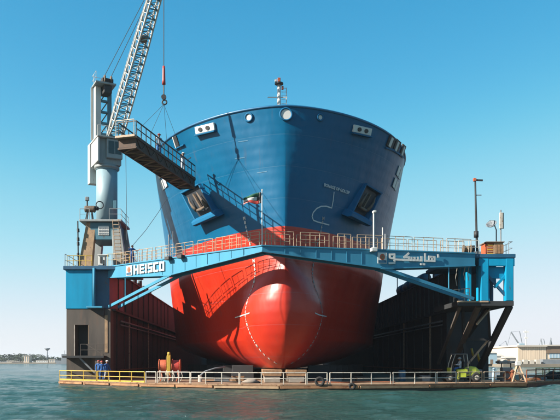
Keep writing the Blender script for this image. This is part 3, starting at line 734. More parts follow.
# flagpole and flag at the tip
fp = thing('flagpole', 'slim white flagpole standing where the two bridge leaves meet', 'flagpole', tuple(TIP+Vector((0,.3,0))))
MB().tube([TIP+Vector((0,.3,-.1)), TIP+Vector((0,.3,4.1))], .05, 8, .03).build('pole', 'white', fp)
MB().torus(TIP+Vector((0,.3,4.12)), (0,1,0), .05, .02, 10, 6).build('pole_finial', 'white', fp)
def flag():
    t = thing('flag', 'drooping green, white, red and black flag flying left from the slim flagpole', 'flag', tuple(TIP+Vector((-.1,.3,3.2))))
    NX, NZ = 16, 9; w, h = 1.4, .78
    def pos(i, j):
        u = i/NX; v = j/NZ
        x = -.06-w*u*.93; droop = -.42*u**1.4; y = .3+.12*math.sin(u*8+v*1.5)*u+.05*math.sin(v*5)
        return TIP+Vector((x, y, 3.95-h*(1-v)*(1-.35*u)+droop-(1-v)*.1*math.sin(u*6)))
    rows = [('red_paint', 0, 3), ('white', 3, 6), ('flag_green', 6, 9)]
    M['flag_green'] = mat('flag_green', (.02,.12,.06), .9, scale=6)
    for m_, j0, j1 in rows:
        mb = MB(); vs = []; fs = []; nj = j1-j0
        for i in range(NX+1):
            for j in range(j0, j1+1): vs.append(pos(i, j))
        for i in range(NX):
            cut = 4 if m_ == 'white' else 2
            if i < cut: continue
            for j in range(nj): a = i*(nj+1)+j; fs.append((a, a+1, a+nj+2, a+nj+1))
        o = mb.add(vs, fs).build('stripe', m_, t, True)
        sol = o.modifiers.new('solid', 'SOLIDIFY'); sol.thickness = .012
    vs = []; fs = []
    for i in range(5):
        for j in range(NZ+1): vs.append(pos(i, j))
    for i in range(4):
        for j in range(NZ):
            if i >= 2 and not (3 <= j < 6): continue
            a = i*(NZ+1)+j; fs.append((a, a+1, a+NZ+2, a+NZ+1))
    o = MB().add(vs, fs).build('hoist_panel', 'dark', t, True); sol = o.modifiers.new('solid', 'SOLIDIFY'); sol.thickness = .013
flag()

# ================================================================= PEOPLE
def person(label, loc, face=0, pose='stand', top='cover', bottom='cover', helmet='white', seed=0, group=None, scale=1.0):
    """one continuous skinned body; face = heading in degrees (0 looks at the camera)"""
    rnd = random.Random(seed)
    t = thing('person', label, 'person', tuple(loc), group)
    J = {}
    if pose == 'sit':
        J = dict(pel=(0,0,.50), ch=(0,.03,.80), sh=(0,.02,1.0), nk=(0,0,1.08), hd=(0,-.02,1.20), tp=(0,-.02,1.30))
        leg = lambda s: [(s*.1,-.02,.48), (s*.13,-.44,.46), (s*.13,-.46,.08), (s*.14,-.60,.04)]
        arm = lambda s: [(s*.19,.01,.98), (s*.24,-.12,.72), (s*.14,-.38,.76), (s*.12,-.46,.78)]
    else:
        J = dict(pel=(0,0,.93), ch=(0,.0,1.22), sh=(0,.0,1.42), nk=(0,-.01,1.50), hd=(0,-.03,1.61), tp=(0,-.03,1.71))
        sp = {'stand':.10, 'walk':.05, 'arms':.12, 'point':.1}[pose]
        def leg(s):
            k = .22*s if pose == 'walk' else .03*s
            return [(s*.1,0,.90), (s*(.09+sp*.2),-.03-k*.5,.49), (s*(.09+sp*.4),.02-k,.09), (s*(.1+sp*.5),-.13-k,.04)]
        def arm(s):
            if pose == 'arms': return [(s*.2,0,1.40), (s*.36,-.12,1.22), (s*.50,-.32,1.36), (s*.54,-.40,1.42)]
            if pose == 'point' and s > 0: return [(s*.2,0,1.40), (s*.42,-.14,1.34), (s*.62,-.3,1.40), (s*.70,-.34,1.42)]
            k = -.14*s if pose == 'walk' else -.04
            return [(s*.2,0,1.40), (s*.26,.02+k*.5,1.13), (s*.25,-.08+k,.90), (s*.24,-.11+k,.81)]
    v = []; e = []; rad = []
    def add(p, r_, par=None):
        v.append(p); rad.append(r_)
        if par is not None: e.append((par, len(v)-1))
        return len(v)-1
    pel = add(J['pel'], .15); ch = add(J['ch'], .15, pel); sh = add(J['sh'], .13, ch); nk = add(J['nk'], .06, sh); hd = add(J['hd'], .10, nk); add(J['tp'], .085, hd)
    for s in (-1, 1):
        p = pel
        for q, r_ in zip(leg(s), (.10,.075,.055,.05)): p = add(q, r_, p)
        p = sh
        for q, r_ in zip(arm(s), (.075,.055,.042,.045)): p = add(q, r_, p)
    me = bpy.data.meshes.new('body'); me.from_pydata(v, e, []); me.update()
    o = bpy.data.objects.new('body', me); COL.objects.link(o)
    o.modifiers.new('skin', 'SKIN')
    for i, r_ in enumerate(rad): me.skin_vertices[0].data[i].radius = (r_*1.0, r_*(.8 if i in (0,1,2) else 1))
    me.skin_vertices[0].data[0].use_root = True
    o.modifiers.new('sub', 'SUBSURF').levels = 1
    bpy.context.view_layer.update()
    m2 = bpy.data.meshes.new_from_object(o.evaluated_get(bpy.context.evaluated_depsgraph_get())); m2.name = 'body'
    bpy.data.objects.remove(o)
    for k in (top, bottom, 'skin', 'boot'): m2.materials.append(M[k])
    hz = J['nk'][2]; pz = J['pel'][2]; hands = [Vector(arm(s)[3]) for s in (-1, 1)]; feet = [Vector(leg(s)[3]) for s in (-1, 1)]
    for pg in m2.polygons:
        c = pg.center; k = 0 if c.z > pz-.02 else 1
        if pose == 'sit' and (c.y < -.08 and c.z < .62): k = 1
        if c.z > hz-.01 and abs(c.x) < .16: k = 2
        if any((c-h_).length < .085 for h_ in hands): k = 2
        if any((c-f_).length < .17 and c.z < .14 for f_ in feet): k = 3
        pg.material_index = k; pg.use_smooth = True
    rot = Matrix.Rotation(R(face), 4, 'Z')
    b = link('body', m2); b.parent = t; b.matrix_local = rot @ Matrix.Scale(scale, 4)
    hdv = Vector(J['hd'])
    def child(mb, nm, m_, sm=True):
        q = link(nm, mb.mesh(nm, m_, sm)); q.parent = b; return q
    if helmet:
        mb = MB(); n1 = 12; vs = []; fs = []
        for i in range(5):
            a = i/4*math.pi/2; r_ = .125*math.cos(a) if i < 4 else .001
            vs += [hdv+Vector((r_*math.cos(2*math.pi*k/n1), r_*1.12*math.sin(2*math.pi*k/n1), .05+.115*math.sin(a))) for k in range(n1)]
        fs = [(i*n1+k, i*n1+(k+1) % n1, (i+1)*n1+(k+1) % n1, (i+1)*n1+k) for i in range(4) for k in range(n1)]
        mb.add(vs, fs); mb.disc(hdv+Vector((0,-.04,.055)), (0,0,1), .15, .012, 14); child(mb, 'helmet', helmet)
    else:
        mb = MB(); mb.tube([hdv+Vector((0,.02,.0)), hdv+Vector((0,.03,.08)), hdv+Vector((0,.02,.13))], .115, 10, .07); child(mb, 'hair', 'dark')
    mb = MB(); mb.obox(hdv+Vector((0,-.115,-.01)), (1,0,0), (0,0,1), (0,1,0), .016, .03, .02); child(mb, 'nose', 'skin')
    for s in (-1, 1):
        mb = MB(); mb.obox(hdv+Vector((s*.035,-.098,.015)), (1,0,0), (0,0,1), (0,1,0), .014, .008, .012); child(mb, 'eye', 'dark')
    return t
M['helmet_red'] = mat('helmet_red', (.45,.06,.04), .4, scale=5)
person('worker in blue coveralls with dark red helmet, leftmost of the three by the yellow rail', P(98.6,384,60.2)*1, 15, 'stand', helmet='helmet_red', seed=1).location.z = ZD
p_ = P(101.8,384.3,59.4); person('worker in blue coveralls, middle and nearest of the three by the yellow rail', (p_.x, p_.y, ZD), -160, 'stand', helmet='helmet_red', seed=2, scale=.97)
p_ = P(106.8,384,60.2); person('worker in blue coveralls and pale trousers striding, rightmost of the three by the yellow rail', (p_.x, p_.y, ZD), 60, 'walk', bottom='shirt', helmet='white', seed=3)
p_ = P(128.3,262,61.4); person('worker in blue overalls with arms raised, at the left end of the flying bridge', (p_.x+.35, p_.y, ZT+.02), 40, 'arms', helmet=None, seed=4)

# ================================================================= CRANE
def crane():
    t = thing('dock_crane', 'pale grey pedestal crane with lattice jib standing on the left wing wall', 'crane', (-13.7, 65, ZT))
    zp = P(0, 222, 64).z
    # portal base: tapered legs, top box, arch
    def leg(x0, x1, X0, X1, y0, y1, nm, m_):
        MBo = MB().hexa([(x0,y0,ZT), (x1,y0,ZT), (x1,y1,ZT), (x0,y1,ZT), (X0,y0+.3,zp-.15), (X1,y0+.3,zp-.15), (X1,y1-.3,zp-.15), (X0,y1-.3,zp-.15)])
        return bevel(MBo.build(nm, m_, t), .04)
    leg(-15.95, -14.75, -15.25, -14.35, 63.0, 63.9, 'portal_leg', 'tan'); leg(-12.75, -11.55, -13.0, -12.2, 63.0, 63.9, 'portal_leg', 'crane_house')
    leg(-15.95, -14.75, -15.25, -14.35, 66.2, 67.1, 'portal_leg', 'crane_house'); leg(-12.75, -11.55, -13.0, -12.2, 66.2, 67.1, 'portal_leg', 'crane_house')
    bevel(MB().box(-14.9, -12.4, 63.25, 66.8, zp-1.75, zp-.16).build('portal_head', 'crane_blue', t), .05)
    bevel(MB().box(-15.8, -12.0, 62.9, 67.1, zp-.15, zp+.03).build('portal_platform', 'crane_house', t), .03)
    p = P(103.5, 230.5, 63.2); MB().box(p.x-.48, p.x+.48, 63.2, 63.245, p.z-.42, p.z+.42).build('data_board', 'white', t)
    for r_ in range(3):
        for c in range(4): MB().box(p.x-.42+c*.22, p.x-.25+c*.22, 63.18, 63.197, p.z-.34+r_*.24, p.z-.2+r_*.24).build('data_panel', 'grey_far', t)
    railing(t, [(-15.75,62.95,zp+.03), (-14.9,62.95,zp+.03)], .95, 2, 'crane_house', .025)
    railing(t, [(-13.1,62.95,zp+.03), (-12.1,62.95,zp+.03), (-12.1,66.9,zp+.03)], .95, 4, 'crane_house', .025)
    # stair on the right leg
    a0 = Vector((-12.15,62.7,ZT)); a1 = Vector((-12.5,62.75,zp))
    for s in (-.28, .28): MB().bar(a0+Vector((s,0,0)), a1+Vector((s,0,0)), .05, .12).build('stair_stringer', 'rail_tan', t)
    for k in range(13): c = a0.lerp(a1, (k+.5)/13); MB().box(c.x-.26, c.x+.26, c.y-.1, c.y+.1, c.z-.025, c.z+.025).build('stair_tread', 'rail_tan', t)
    # winch and lamp on the platform's left corner
    bx = P(90, 220, 63.4)
    for dx, dy in ((-.35,-.2), (.25,-.2), (-.35,.3), (.25,.3)): MB().bar((bx.x+dx,63.4+dy,zp), (bx.x+dx*.6,63.4+dy*.5,zp+.9), .08).build('winch_leg', 'dark', t)
    MB().tube([(bx.x-.45,63.4,zp+1.05), (bx.x-.3,63.4,zp+1.05), (bx.x+.35,63.4,zp+1.05), (bx.x+.5,63.4,zp+1.0)], .3, 12).build('winch_drum', 'anchor', t, True)
    MB().tube([(bx.x+.5,63.4,zp+1.1), (bx.x+.75,63.35,zp+1.1)], .18, 10).build('winch_motor', 'dark', t, True)
    MB().tube([(bx.x-.25,63.4,zp+1.2), (bx.x-.25,63.4,zp+1.9)], .07, 8).build('lamp_stem', 'dark', t)
    bevel(MB().box(bx.x-.42, bx.x-.08, 63.25, 63.5, zp+1.8, zp+2.15).build('lamp_head', 'steel', t), .04)
    MB().tube([(-15.9,63,ZT), (-15.95,63,ZT+4.2)], .06, 6).build('aerial_mast', 'dark', t)
    for z in (1.0, 2.0, 2.4, 3.2): MB().tube([(-15.9,63,ZT+z), (-15.92,63,ZT+z+.3)], .12, 8).build('aerial_unit', 'dark', t)
    # column
    cxx, cyy = -13.75, 65.0; z1 = P(0, 167, 65).z; N = 28
    MB().tube([(cxx,cyy,zp), (cxx,cyy,z1)], .96, N).build('column', 'crane_column', t, True).data.polygons[-1].use_smooth = False
    for z in (zp+.04, z1-.35): MB().tube([(cxx,cyy,z), (cxx,cyy,z+.12)], 1.03, N).build('column_flange', 'crane_column', t)
    MB().box(cxx+.75, cxx+1.05, cyy-.9, cyy-.6, zp+1.3, zp+2.0).build('junction_box', 'crane_blue', t)
    MB().torus((cxx-.35,62.95+.6,zp+1.45), (.3,-1,0), .33, .05, 16, 6).build('cable_coil', 'rope', t, True)
    # slewing superstructure, turned towards the jib heading
    h = Vector((4.7,-9.5,0)).normalized(); sd = Vector((h.y, -h.x, 0)); sd = -sd if sd.x < 0 else sd      # sd to photo right
    c = Vector((cxx, cyy, 0))
    def loc(f, s, z): return c+h*f+sd*s+Vector((0,0,z))
    zs = z1; ze = P(0, 139, 65).z
    def lbox(f0, f1, s0, s1, z0, z1_, nm, m_, bv=.05):
        o = MB().hexa([loc(f0,s0,z0), loc(f1,s0,z0), loc(f1,s1,z0), loc(f0,s1,z0), loc(f0,s0,z1_), loc(f1,s0,z1_), loc(f1,s1,z1_), loc(f0,s1,z1_)]).build(nm, m_, t)
        return bevel(o, bv)
    lbox(-1.3, 1.0, -1.0, 1.1, zs, ze-.3, 'slewing_house', 'crane_house')
    lbox(-2.1, -1.31, -1.3, 1.2, zs-1.35, ze-.2, 'counterweight', 'crane_white')
    lbox(1.0, 1.35, -.35, 1.12, zs+.5, ze-.35, 'operator_cab', 'crane_house')
    lbox(1.352, 1.37, -.2, .35, zs+.9, ze-.55, 'cab_window', 'glass', .01); lbox(1.352, 1.37, .42, .98, zs+.9, ze-.55, 'cab_window', 'glass', .01)
    lbox(-1.2, 1.35, -1.2, -1.01, zs+.1, ze-.35, 'side_panel', 'crane_white')
    lbox(-1.4, 1.5, -1.25, 1.3, ze-.3, ze-.18, 'house_roof', 'crane_white', .02)
    MB().tube([loc(0,0,zs-.25), loc(0,0,zs+.01)], 1.15, N).build('slew_ring', 'crane_house', t, True)
    railing(t, [loc(1.45,-1.2,ze-.18), loc(1.45,1.25,ze-.18)], .9, 4, 'crane_white', .025)
    # mast tower behind the jib foot
    zt = P(0, 88, 65.5).z
    lbox(-.95, -.35, -1.0, -.45, ze-.18, zt, 'mast_leg', 'crane_white'); lbox(-.95, -.55, .25, .6, ze-.18, zt, 'mast_leg', 'crane_blue')
    for k in range(5):
        z = ze+.5+k*(zt-ze-.8)/4; lbox(-.8, -.5, -.44, .24, z, z+.18, 'mast_tie', 'crane_blue', .02)
    for k in range(4):
        za = ze+.6+k*(zt-ze-.8)/4; MB().bar(loc(-.6,-.42,za), loc(-.6,.22,za+1.0), .1).build('mast_brace', 'anchor', t)
    lbox(-1.15, .5, -1.15, .75, zt, zt+.16, 'mast_platform', 'crane_house', .02)
    lbox(-.9, .3, -.5, .55, zt+.16, zt+.62, 'sheave_block', 'dark')
    lbox(-.9, .35, -.35, .4, zt-.75, zt-.05, 'winch_house', 'dark')
    for s in (-.3, .3): MB().disc(loc(.3,s,zt+.5), sd, .34, .1, 18).build('sheave', 'anchor', t)
    railing(t, [loc(-1.1,.7,zt+.16), loc(-1.1,-1.1,zt+.16), loc(.4,-1.1,zt+.16)], .9, 5, 'crane_white', .022)
    lbox(-1.08, -.98, -1.25, -1.02, ze, zt, 'mast_ladder', 'crane_white', .01)
    # jib: four chords with lattice, foot on the house roof
    A = loc(1.1, .45, ze-.1); Bv = Vector((-6.97, 53.5, 32.2))
    d = (Bv-A).normalized(); up = sd.cross(d).normalized(); up = -up if up.z < 0 else up
    jib = MB().bar(A-sd*.75, A+sd*.75, .16).build('jib', 'crane_blue', t)
    def jp(s, u, v):
        w = np.interp(s, [0,.1,.55,1], [.62,.56,.46,.32]); g = np.interp(s, [0,.12,.55,1], [.15,.52,.55,.3])
        return A.lerp(Bv, s)+sd*(u*w)+up*(v*g)
    sec = [0,.1,.2,.3,.4,.5,.6,.7,.8,.9,1.0]
    for u in (-1, 1):
        for v in (-1, 1):
            MB().tube([jp(s,u,v) for s in sec], .085, 8).build('chord', 'crane_white', jib, True)
    for k in range(40):
        s = k/40; s2 = (k+1)/40; a = 1 if k % 2 else -1
        if k % 2 == 0:
            MB().bar(jp(s,-1,1), jp(s,1,1), .06).build('brace', 'crane_blue', jib); MB().bar(jp(s,-1,-1), jp(s,1,-1), .07).build('brace', 'crane_blue', jib)
        MB().bar(jp(s,-a,-1), jp(s2,a,-1), .05).build('brace', 'crane_blue', jib)
        if k % 2 == 0: MB().bar(jp(s,a,1), jp((k+2)/40,-a,1), .05).build('brace', 'crane_white', jib)
        for u in (-1, 1): MB().bar(jp(s,u,-a), jp(s2,u,a), .05).build('brace', 'crane_white', jib)
    # ladder cage beside the left chord
    for k in range(60): s = .04+k*.0155; MB().bar(jp(s,-1.1,1.05), jp(s,-.98,1.05), .04).build('rung', 'crane_white', jib)
    MB().tube([jp(s,-1.12,1.05) for s in sec], .035, 6).build('ladder_rail', 'crane_white', jib)
    for k in range(16): s = .1+k*.055; MB().bar(jp(s,-1.12,1.0), jp(s+.02,-1.12,1.5), .035).build('ladder_hoop', 'crane_white', jib)
    MB().tube([jp(s,-1.12,1.5) for s in sec], .03, 6).build('ladder_rail', 'crane_white', jib)
    for s, q in ((.62,.2),): 
        bevel(MB().obox(jp(s,.1,.2), d, sd, up, .25, .3, .2).build('jib_lamp', 'anchor', jib), .03)
    # luffing ropes and hoist rope
    for s in (-.3, .3): MB().tube([loc(.2,s,zt+.75), jp(.985, s, 1.2)], .028, 6).build('luffing_rope', 'rope', t)
    hx, hy = -6.97, 53.5; zb = P(0, 74, hy).z; zh = P(0, 99, hy).z
    MB().tube([(hx,hy,32.0), (hx,hy,zb+.4)], .03, 6).build('hoist_rope', 'rope', t)
    MB().tube([(hx,hy,zb+.6), (hx,hy,zb+.3), (hx,hy,zb-.5), (hx,hy,zb-.8)], .09, 12, .14).build('headache_ball', 'red_paint', t, True)
    MB().tube([(hx,hy,zb-.8), (hx,hy,zh+.2)], .045, 8).build('hook_shank', 'anchor', t)
    MB().disc((hx,hy,zh+.15), (0,1,0), .19, .16, 16).build('hook_block', 'dark', t)
    MB().torus((hx+.05,hy,zh-.25), (0,1,0), .17, .06, 14, 8).build('hook', 'dark', t, True)
    return (hx, hy, zh-.4)
HOOK = crane()

# ================================================================= HANGING GANGWAY
def gangway():
    a = Vector((-8.74, 47.9, 17.45)); b = Vector((-5.6, 58.0, 17.2))
    t = thing('work_gangway', 'long brown truss gangway hanging from the crane hook beside the bow', 'gangway', tuple((a+b)/2))
    d = (b-a); L = d.length; d.normalize(); s = Vector((d.y,-d.x,0)).normalized(); u = s.cross(d)
    W = .68
    def at(x, k, z): return a+d*(x*L)+s*(k*W)+Vector((0,0,z))
    for k in range(24):
        x0 = k/24; MB().hexa([at(x0,-.95,0), at(x0+.9/24,-.95,0), at(x0+.9/24,.95,0), at(x0,.95,0), at(x0,-.95,.05), at(x0+.9/24,-.95,.05), at(x0+.9/24,.95,.05), at(x0,.95,.05)]).build('deck_plank', 'gang_brown', t)
    for k in (-1, 1):
        MB().bar(at(0,k,-.05), at(1,k,-.05), .12, .2).build('bottom_chord', 'gang_brown', t)
        MB().bar(at(.0,k,-.75), at(1,k,-.75), .1, .12).build('under_chord', 'gang_brown', t)
        MB().bar(at(.0,k,1.05), at(1,k,1.05), .07, .07).build('hand_rail', 'gang_rail', t)
        MB().bar(at(.0,k,.55), at(1,k,.55), .05, .05).build('mid_rail', 'gang_rail', t)
        for i in range(15): MB().bar(at(i/14,k,0), at(i/14,k,1.05), .06).build('rail_post', 'gang_rail', t)
        for i in range(14): 
            q = i % 2; MB().bar(at(i/14,k*1.02,-.74 if q else -.08), at((i+1)/14,k*1.02,-.08 if q else -.74), .07).build('truss_web', 'gang_brown', t)
    for i in range(15): MB().bar(at(i/14,-1,-.77), at(i/14,1,-.77), .09).build('floor_beam', 'gang_brown', t)
    for i in range(14): MB().bar(at(i/14,-1 if i % 2 else 1,-.78), at((i+1)/14,1 if i % 2 else -1,-.78), .06).build('floor_brace', 'tan', t)
    MB().hexa([at(0,-.9,-.71), at(1,-.9,-.71), at(1,.9,-.71), at(0,.9,-.71), at(0,-.9,-.68), at(1,-.9,-.68), at(1,.9,-.68), at(0,.9,-.68)]).build('under_plate', 'gang_brown', t)
    for k in (-.95, .95):
        for i in range(7): MB().hexa([at(i/7+.001,k-.02,-.70), at((i+1)/7-.001,k-.02,-.70), at((i+1)/7-.001,k+.02,-.70), at(i/7+.001,k+.02,-.70), at(i/7+.001,k-.02,-.03), at((i+1)/7-.001,k-.02,-.03), at((i+1)/7-.001,k+.02,-.03), at(i/7+.001,k+.02,-.03)]).build('side_panel', 'gang_brown', t)
    for e_ in (0, .998): MB().hexa([at(e_,-.93,-.70), at(e_+.002,-.93,-.70), at(e_+.002,.93,-.70), at(e_,.93,-.70), at(e_,-.93,-.03), at(e_+.002,-.93,-.03), at(e_+.002,.93,-.03), at(e_,.93,-.03)]).build('end_panel', 'gang_brown', t)
    bevel(MB().hexa([at(-.035,-1.1,-.12), at(0,-1.1,-.12), at(0,1.1,-.12), at(-.035,1.1,-.12), at(-.035,-1.1,.04), at(0,-1.1,.04), at(0,1.1,.04), at(-.035,1.1,.04)]).build('end_plate', 'rail_tan', t), .02)
    for k in (-1, 1): MB().bar(at(-.033,k,0), at(-.033,k,1.05), .05).build('end_post', 'rail_white', t)
    MB().bar(at(-.033,-1,1.05), at(-.033,1,1.05), .05).build('end_rail', 'rail_white', t)
    MB().bar(at(0,-1,1.05), at(0,1,1.05), .07).build('end_rail', 'gang_rail', t)
    for x, k in ((.22,-1), (.22,1), (.78,-1), (.78,1)):
        MB().tube([Vector(HOOK), at(x,k,1.05)], .014, 5).build('sling_rope', 'rope', t)
    q = at(.1,-1,-.6); MB().tube([q, q+Vector((.05,0,-3)), q+Vector((.08,0,-6.2))], .018, 5).build('tag_line', 'rope', t)
    q = at(.45,.2,.05); person('worker in white shirt standing midway along the hanging gangway', tuple(q), 30, 'stand', 'shirt', 'cover', 'helmet_red', 11)
    q = at(.88,.2,.05); person('worker in white with arm stretched out near the far end of the hanging gangway', tuple(q), 50, 'arms', 'shirt', 'shirt', 'white', 12)
gangway()

a_ = P(133, 245, 61.8); b_, n_ = hit(168, 197)
if b_ is not None:
    o = MB().tube([a_, a_.lerp(b_, .35)+Vector((0,0,-.25)), a_.lerp(b_, .7)+Vector((0,0,-.2)), b_], .022, 5).build('mooring_line', 'rope'); tag(o, 'thin mooring line from the left tower up to the blue hull', 'rope')
# ================================================================= RIGHT TOWER TOP
def tower_top():
    t = thing('light_mast', 'tall dark lamp mast with side arms on the right tower slab', 'mast', (16.9, 56.0, ZT))
    zt = P(0, 180, 55.6).z; x = P(475.8, 200, 55.6).x
    MB().tube([(x+.12,55.6,ZT), (x+.05,55.6,ZT+2), (x-.05,55.6,zt)], .11, 8, .07).build('pole', 'dark', t)
    MB().bar((x-.15,55.6,zt), (x+.55,55.6,zt-.03), .1, .12).build('lamp_arm', 'dark', t)
    bevel(MB().box(x-.2, x+.02, 55.5, 55.7, zt-.1, zt+.14).build('lamp_head', 'orange', t), .02)
    MB().bar((x,55.6,zt-1.2), (x+.45,55.6,zt-1.2), .06).build('lamp_arm', 'steel', t)
    MB().tube([(x+.03,55.6,ZT+1.4), (x+.03,55.6,ZT+1.9)], .19, 10).build('pole_collar', 'dark', t, True)
    bevel(MB().box(x-.25, x+.3, 55.3, 55.9, ZT, ZT+.25).build('base_plate', 'steel', t), .03)
    c = thing('equipment_cabin', 'orange and tan equipment cabin on the right tower slab', 'cabin', (18.6, 56.5, ZT))
    x0, x1 = P(486.5,0,55.8).x, P(503,0,55.8).x; xm = x0+(x1-x0)*.42
    bevel(MB().box(x0, xm, 55.8, 57.2, ZT+.002, ZT+.98).build('cabinet', 'orange', c), .03)
    bevel(MB().box(xm+.01, x1, 55.75, 57.2, ZT+.002, ZT+1.02).build('cabinet', 'tan', c), .03)
    for k in range(5): MB().box(x0+.05, xm-.05, 55.77, 55.797, ZT+.1+k*.17, ZT+.18+k*.17).build('louvre', 'tan' if k % 2 else 'yellow', c)
    for k in range(3): MB().box(xm+.12+k*.24, xm+.3+k*.24, 55.72, 55.747, ZT+.15, ZT+.85).build('door_panel', 'wood', c)
    MB().box(x0-.08, x1+.08, 55.65, 57.3, ZT+1.03, ZT+1.1).build('roof', 'ware_brown', c)
    d = thing('satellite_dish', 'grey dish aerial on a stalk above the orange cabin', 'dish aerial', (18.4, 56.3, ZT+1.1))
    x = P(492, 0, 56.3).x; zz = P(0, 225, 56.3).z
    MB().tube([(x+.35,56.3,ZT+1.1), (x+.35,56.3,zz-.4), (x+.2,56.3,zz)], .05, 6).build('stalk', 'steel', d)
    vs = []; fs = []; n1 = 16
    ax = Vector((-.35,-.45,.55)).normalized(); a = ax.cross(Vector((0,0,1))).normalized(); b_ = ax.cross(a)
    for i in range(6):
        r_ = .44*i/5; vs += [Vector((x,56.3,zz-.1))+ax*(.25*(r_/.44)**2)+(a*math.cos(6.2832*k/n1)+b_*math.sin(6.2832*k/n1))*max(r_, .002) for k in range(n1)]
    fs = [(i*n1+k, i*n1+(k+1) % n1, (i+1)*n1+(k+1) % n1, (i+1)*n1+k) for i in range(5) for k in range(n1)]
    o = MB().add(vs, fs).build('reflector', 'grey_far', d, True); o.modifiers.new('s', 'SOLIDIFY').thickness = .03
    for k in range(3): MB().tube([Vector((x,56.3,zz-.1))+ax*.6, Vector((x,56.3,zz-.1))+ax*.25+(a*math.cos(2.1*k)+b_*math.sin(2.1*k))*.42], .015, 5).build('feed_strut', 'steel', d)
    g = thing('panel_aerial', 'white panel aerial on a slim mast right of the orange cabin', 'aerial', (P(500.5,0,56).x, 56, ZT))
    x = P(500.8, 0, 56).x
    MB().tube([(x,56,ZT+1.1), (x,56,P(0,210,56).z)], .05, 6).build('mast', 'steel', g)
    bevel(MB().box(x-.16, x+.12, 55.8, 55.95, P(0,229,56).z, P(0,213,56).z).build('panel', 'rail_white', g), .03)
    MB().box(x+.1, x+.18, 55.85, 55.95, P(0,229,56).z, P(0,213,56).z).build('panel_edge', 'anchor', g)
    w = thing('deck_winch', 'small tan and blue winch beside the lamp mast on the right tower', 'winch', (16.4, 56.2, ZT))
    x = P(468.5, 0, 55.5).x
    bevel(MB().box(x-.4, x+.35, 55.3, 56, ZT, ZT+.2).build('bed', 'dock_blue_dark', w), .03)
    MB().tube([(x-.3,55.6,ZT+.45), (x+.15,55.6,ZT+.45)], .25, 12).build('drum', 'tan', w, True)
    for xx in (x-.36, x+.2): MB().disc((xx,55.6,ZT+.45), (1,0,0), .36, .06).build('flange', 'anchor', w)
    bevel(MB().box(x+.27, x+.5, 55.4, 55.8, ZT+.2, ZT+.75).build('gearbox', 'dark', w), .04)
    r = thing('slab_rail', 'thin pale guard rail around the right tower slab', 'guard rail', (18, 55, ZT))
    railing(r, [(16.0,55.0,ZT), (17.6,55.0,ZT)], 1.05, 3, 'rail_white', .025)
    railing(r, [(20.0,55.2,ZT), (20.3,55.2,ZT), (20.3,60,ZT)], 1.0, 4, 'steel', .025)
    # left slab rails and cabinet below the crane
    r2 = thing('slab_rail', 'rusty yellow guard rail around the foot of the crane on the left tower', 'guard rail', (-14, 62, ZT))
    railing(r2, [(-16.8,61.9,ZT), (-16.8,66,ZT)], 1.05, 4, 'steel', .025)
    railing(r2, [(-16.6,61.85,ZT), (-14.4,61.85,ZT)], .9, 5, 'yellow', .03)
    railing(r2, [(-13.0,61.85,ZT), (-11.2,61.85,ZT), (-11.2,66,ZT)], 1.05, 6, 'yellow', .03)
    cb = thing('control_cabinet', 'white control cabinet with dark doors under the crane portal', 'cabinet', (-13.6, 62.6, ZT))
    bevel(MB().box(-13.95, -13.35, 62.3, 62.9, ZT+.002, ZT+1.0).build('casing', 'white', cb), .03)
    MB().box(-13.78, -13.6, 62.27, 62.297, ZT+.3, ZT+.85).build('door', 'dark', cb); MB().box(-13.55, -13.42, 62.27, 62.297, ZT+.1, ZT+.6).build('door', 'dark', cb)
    MB().box(-14.0, -13.1, 62.2, 63.0, ZT+1.0, ZT+1.07).build('lid', 'white', cb)
tower_top()

# ================================================================= DECK RAILS
def front_at(s):
    seg = [math.dist(FRONT[i], FRONT[i+1]) for i in range(len(FRONT)-1)]
    for i, L in enumerate(seg):
        if s <= L: a, b = FRONT[i], FRONT[i+1]; return Vector((a[0]+(b[0]-a[0])*s/L, a[1]+(b[1]-a[1])*s/L+.12, ZD))
        s -= L
    return Vector((*FRONT[-1], ZD))
def px_to_s(px):
    lo, hi = 0, sum(math.dist(FRONT[i], FRONT[i+1]) for i in range(len(FRONT)-1))
    for _ in range(40):
        m = (lo+hi)/2; p = front_at(m)
        if CX+F*p.x/p.y < px: lo = m
        else: hi = m
    return lo
def rails():
    G = [(58.5,96.5,'yellow',4), (97.5,144.5,'yellow',5), (146,156,'rail_white',2), (157.5,190,'rail_white',4), (191,239,'rail_white',4), (240,306,'rail_white',4), (307.2,327.2,'rail_white',2), (330,390.5,'rail_white',4), (393,435.5,'rail_white',3), (437,456,'rail_white',2), (458,482,'rail_tan',3), (484,505,'rail_tan',3)]
    words = ['yellow guard rail at the far left corner of the pontoon deck', 'yellow guard rail along the pontoon edge right of the three workers', 'short white rail between the yellow rail and the orange winch', 'white rail in front of the orange winch',
             'white guard rail just right of the orange winch', 'long white guard rail in front of the keel blocks', 'short white rail carrying the lone tyre', 'white guard rail right of the lone tyre, before the dark dock', 'white guard rail left of the lime tractor',
             'short white rail at the left wheel of the tractor', 'rusty rail in front of the lime tractor', 'rusty rail at the right end of the pontoon deck']
    for (a, b, m_, n), w in zip(G, words):
        s0, s1 = px_to_s(a), px_to_s(b); p = front_at(s0)
        t = thing('guard_rail', w, 'guard rail', tuple(p), 'guard rails along the pontoon edge')
        pts = [front_at(s0+(s1-s0)*k/6) for k in range(7)]
        railing(t, pts, .84, n, m_, .038, (.5,))
        if m_ == 'yellow':
            MB().bar(pts[0]+Vector((0,0,.06)), pts[-1]+Vector((0,0,.06)), .03, .12).build('toe_board', 'yellow', t)
rails()

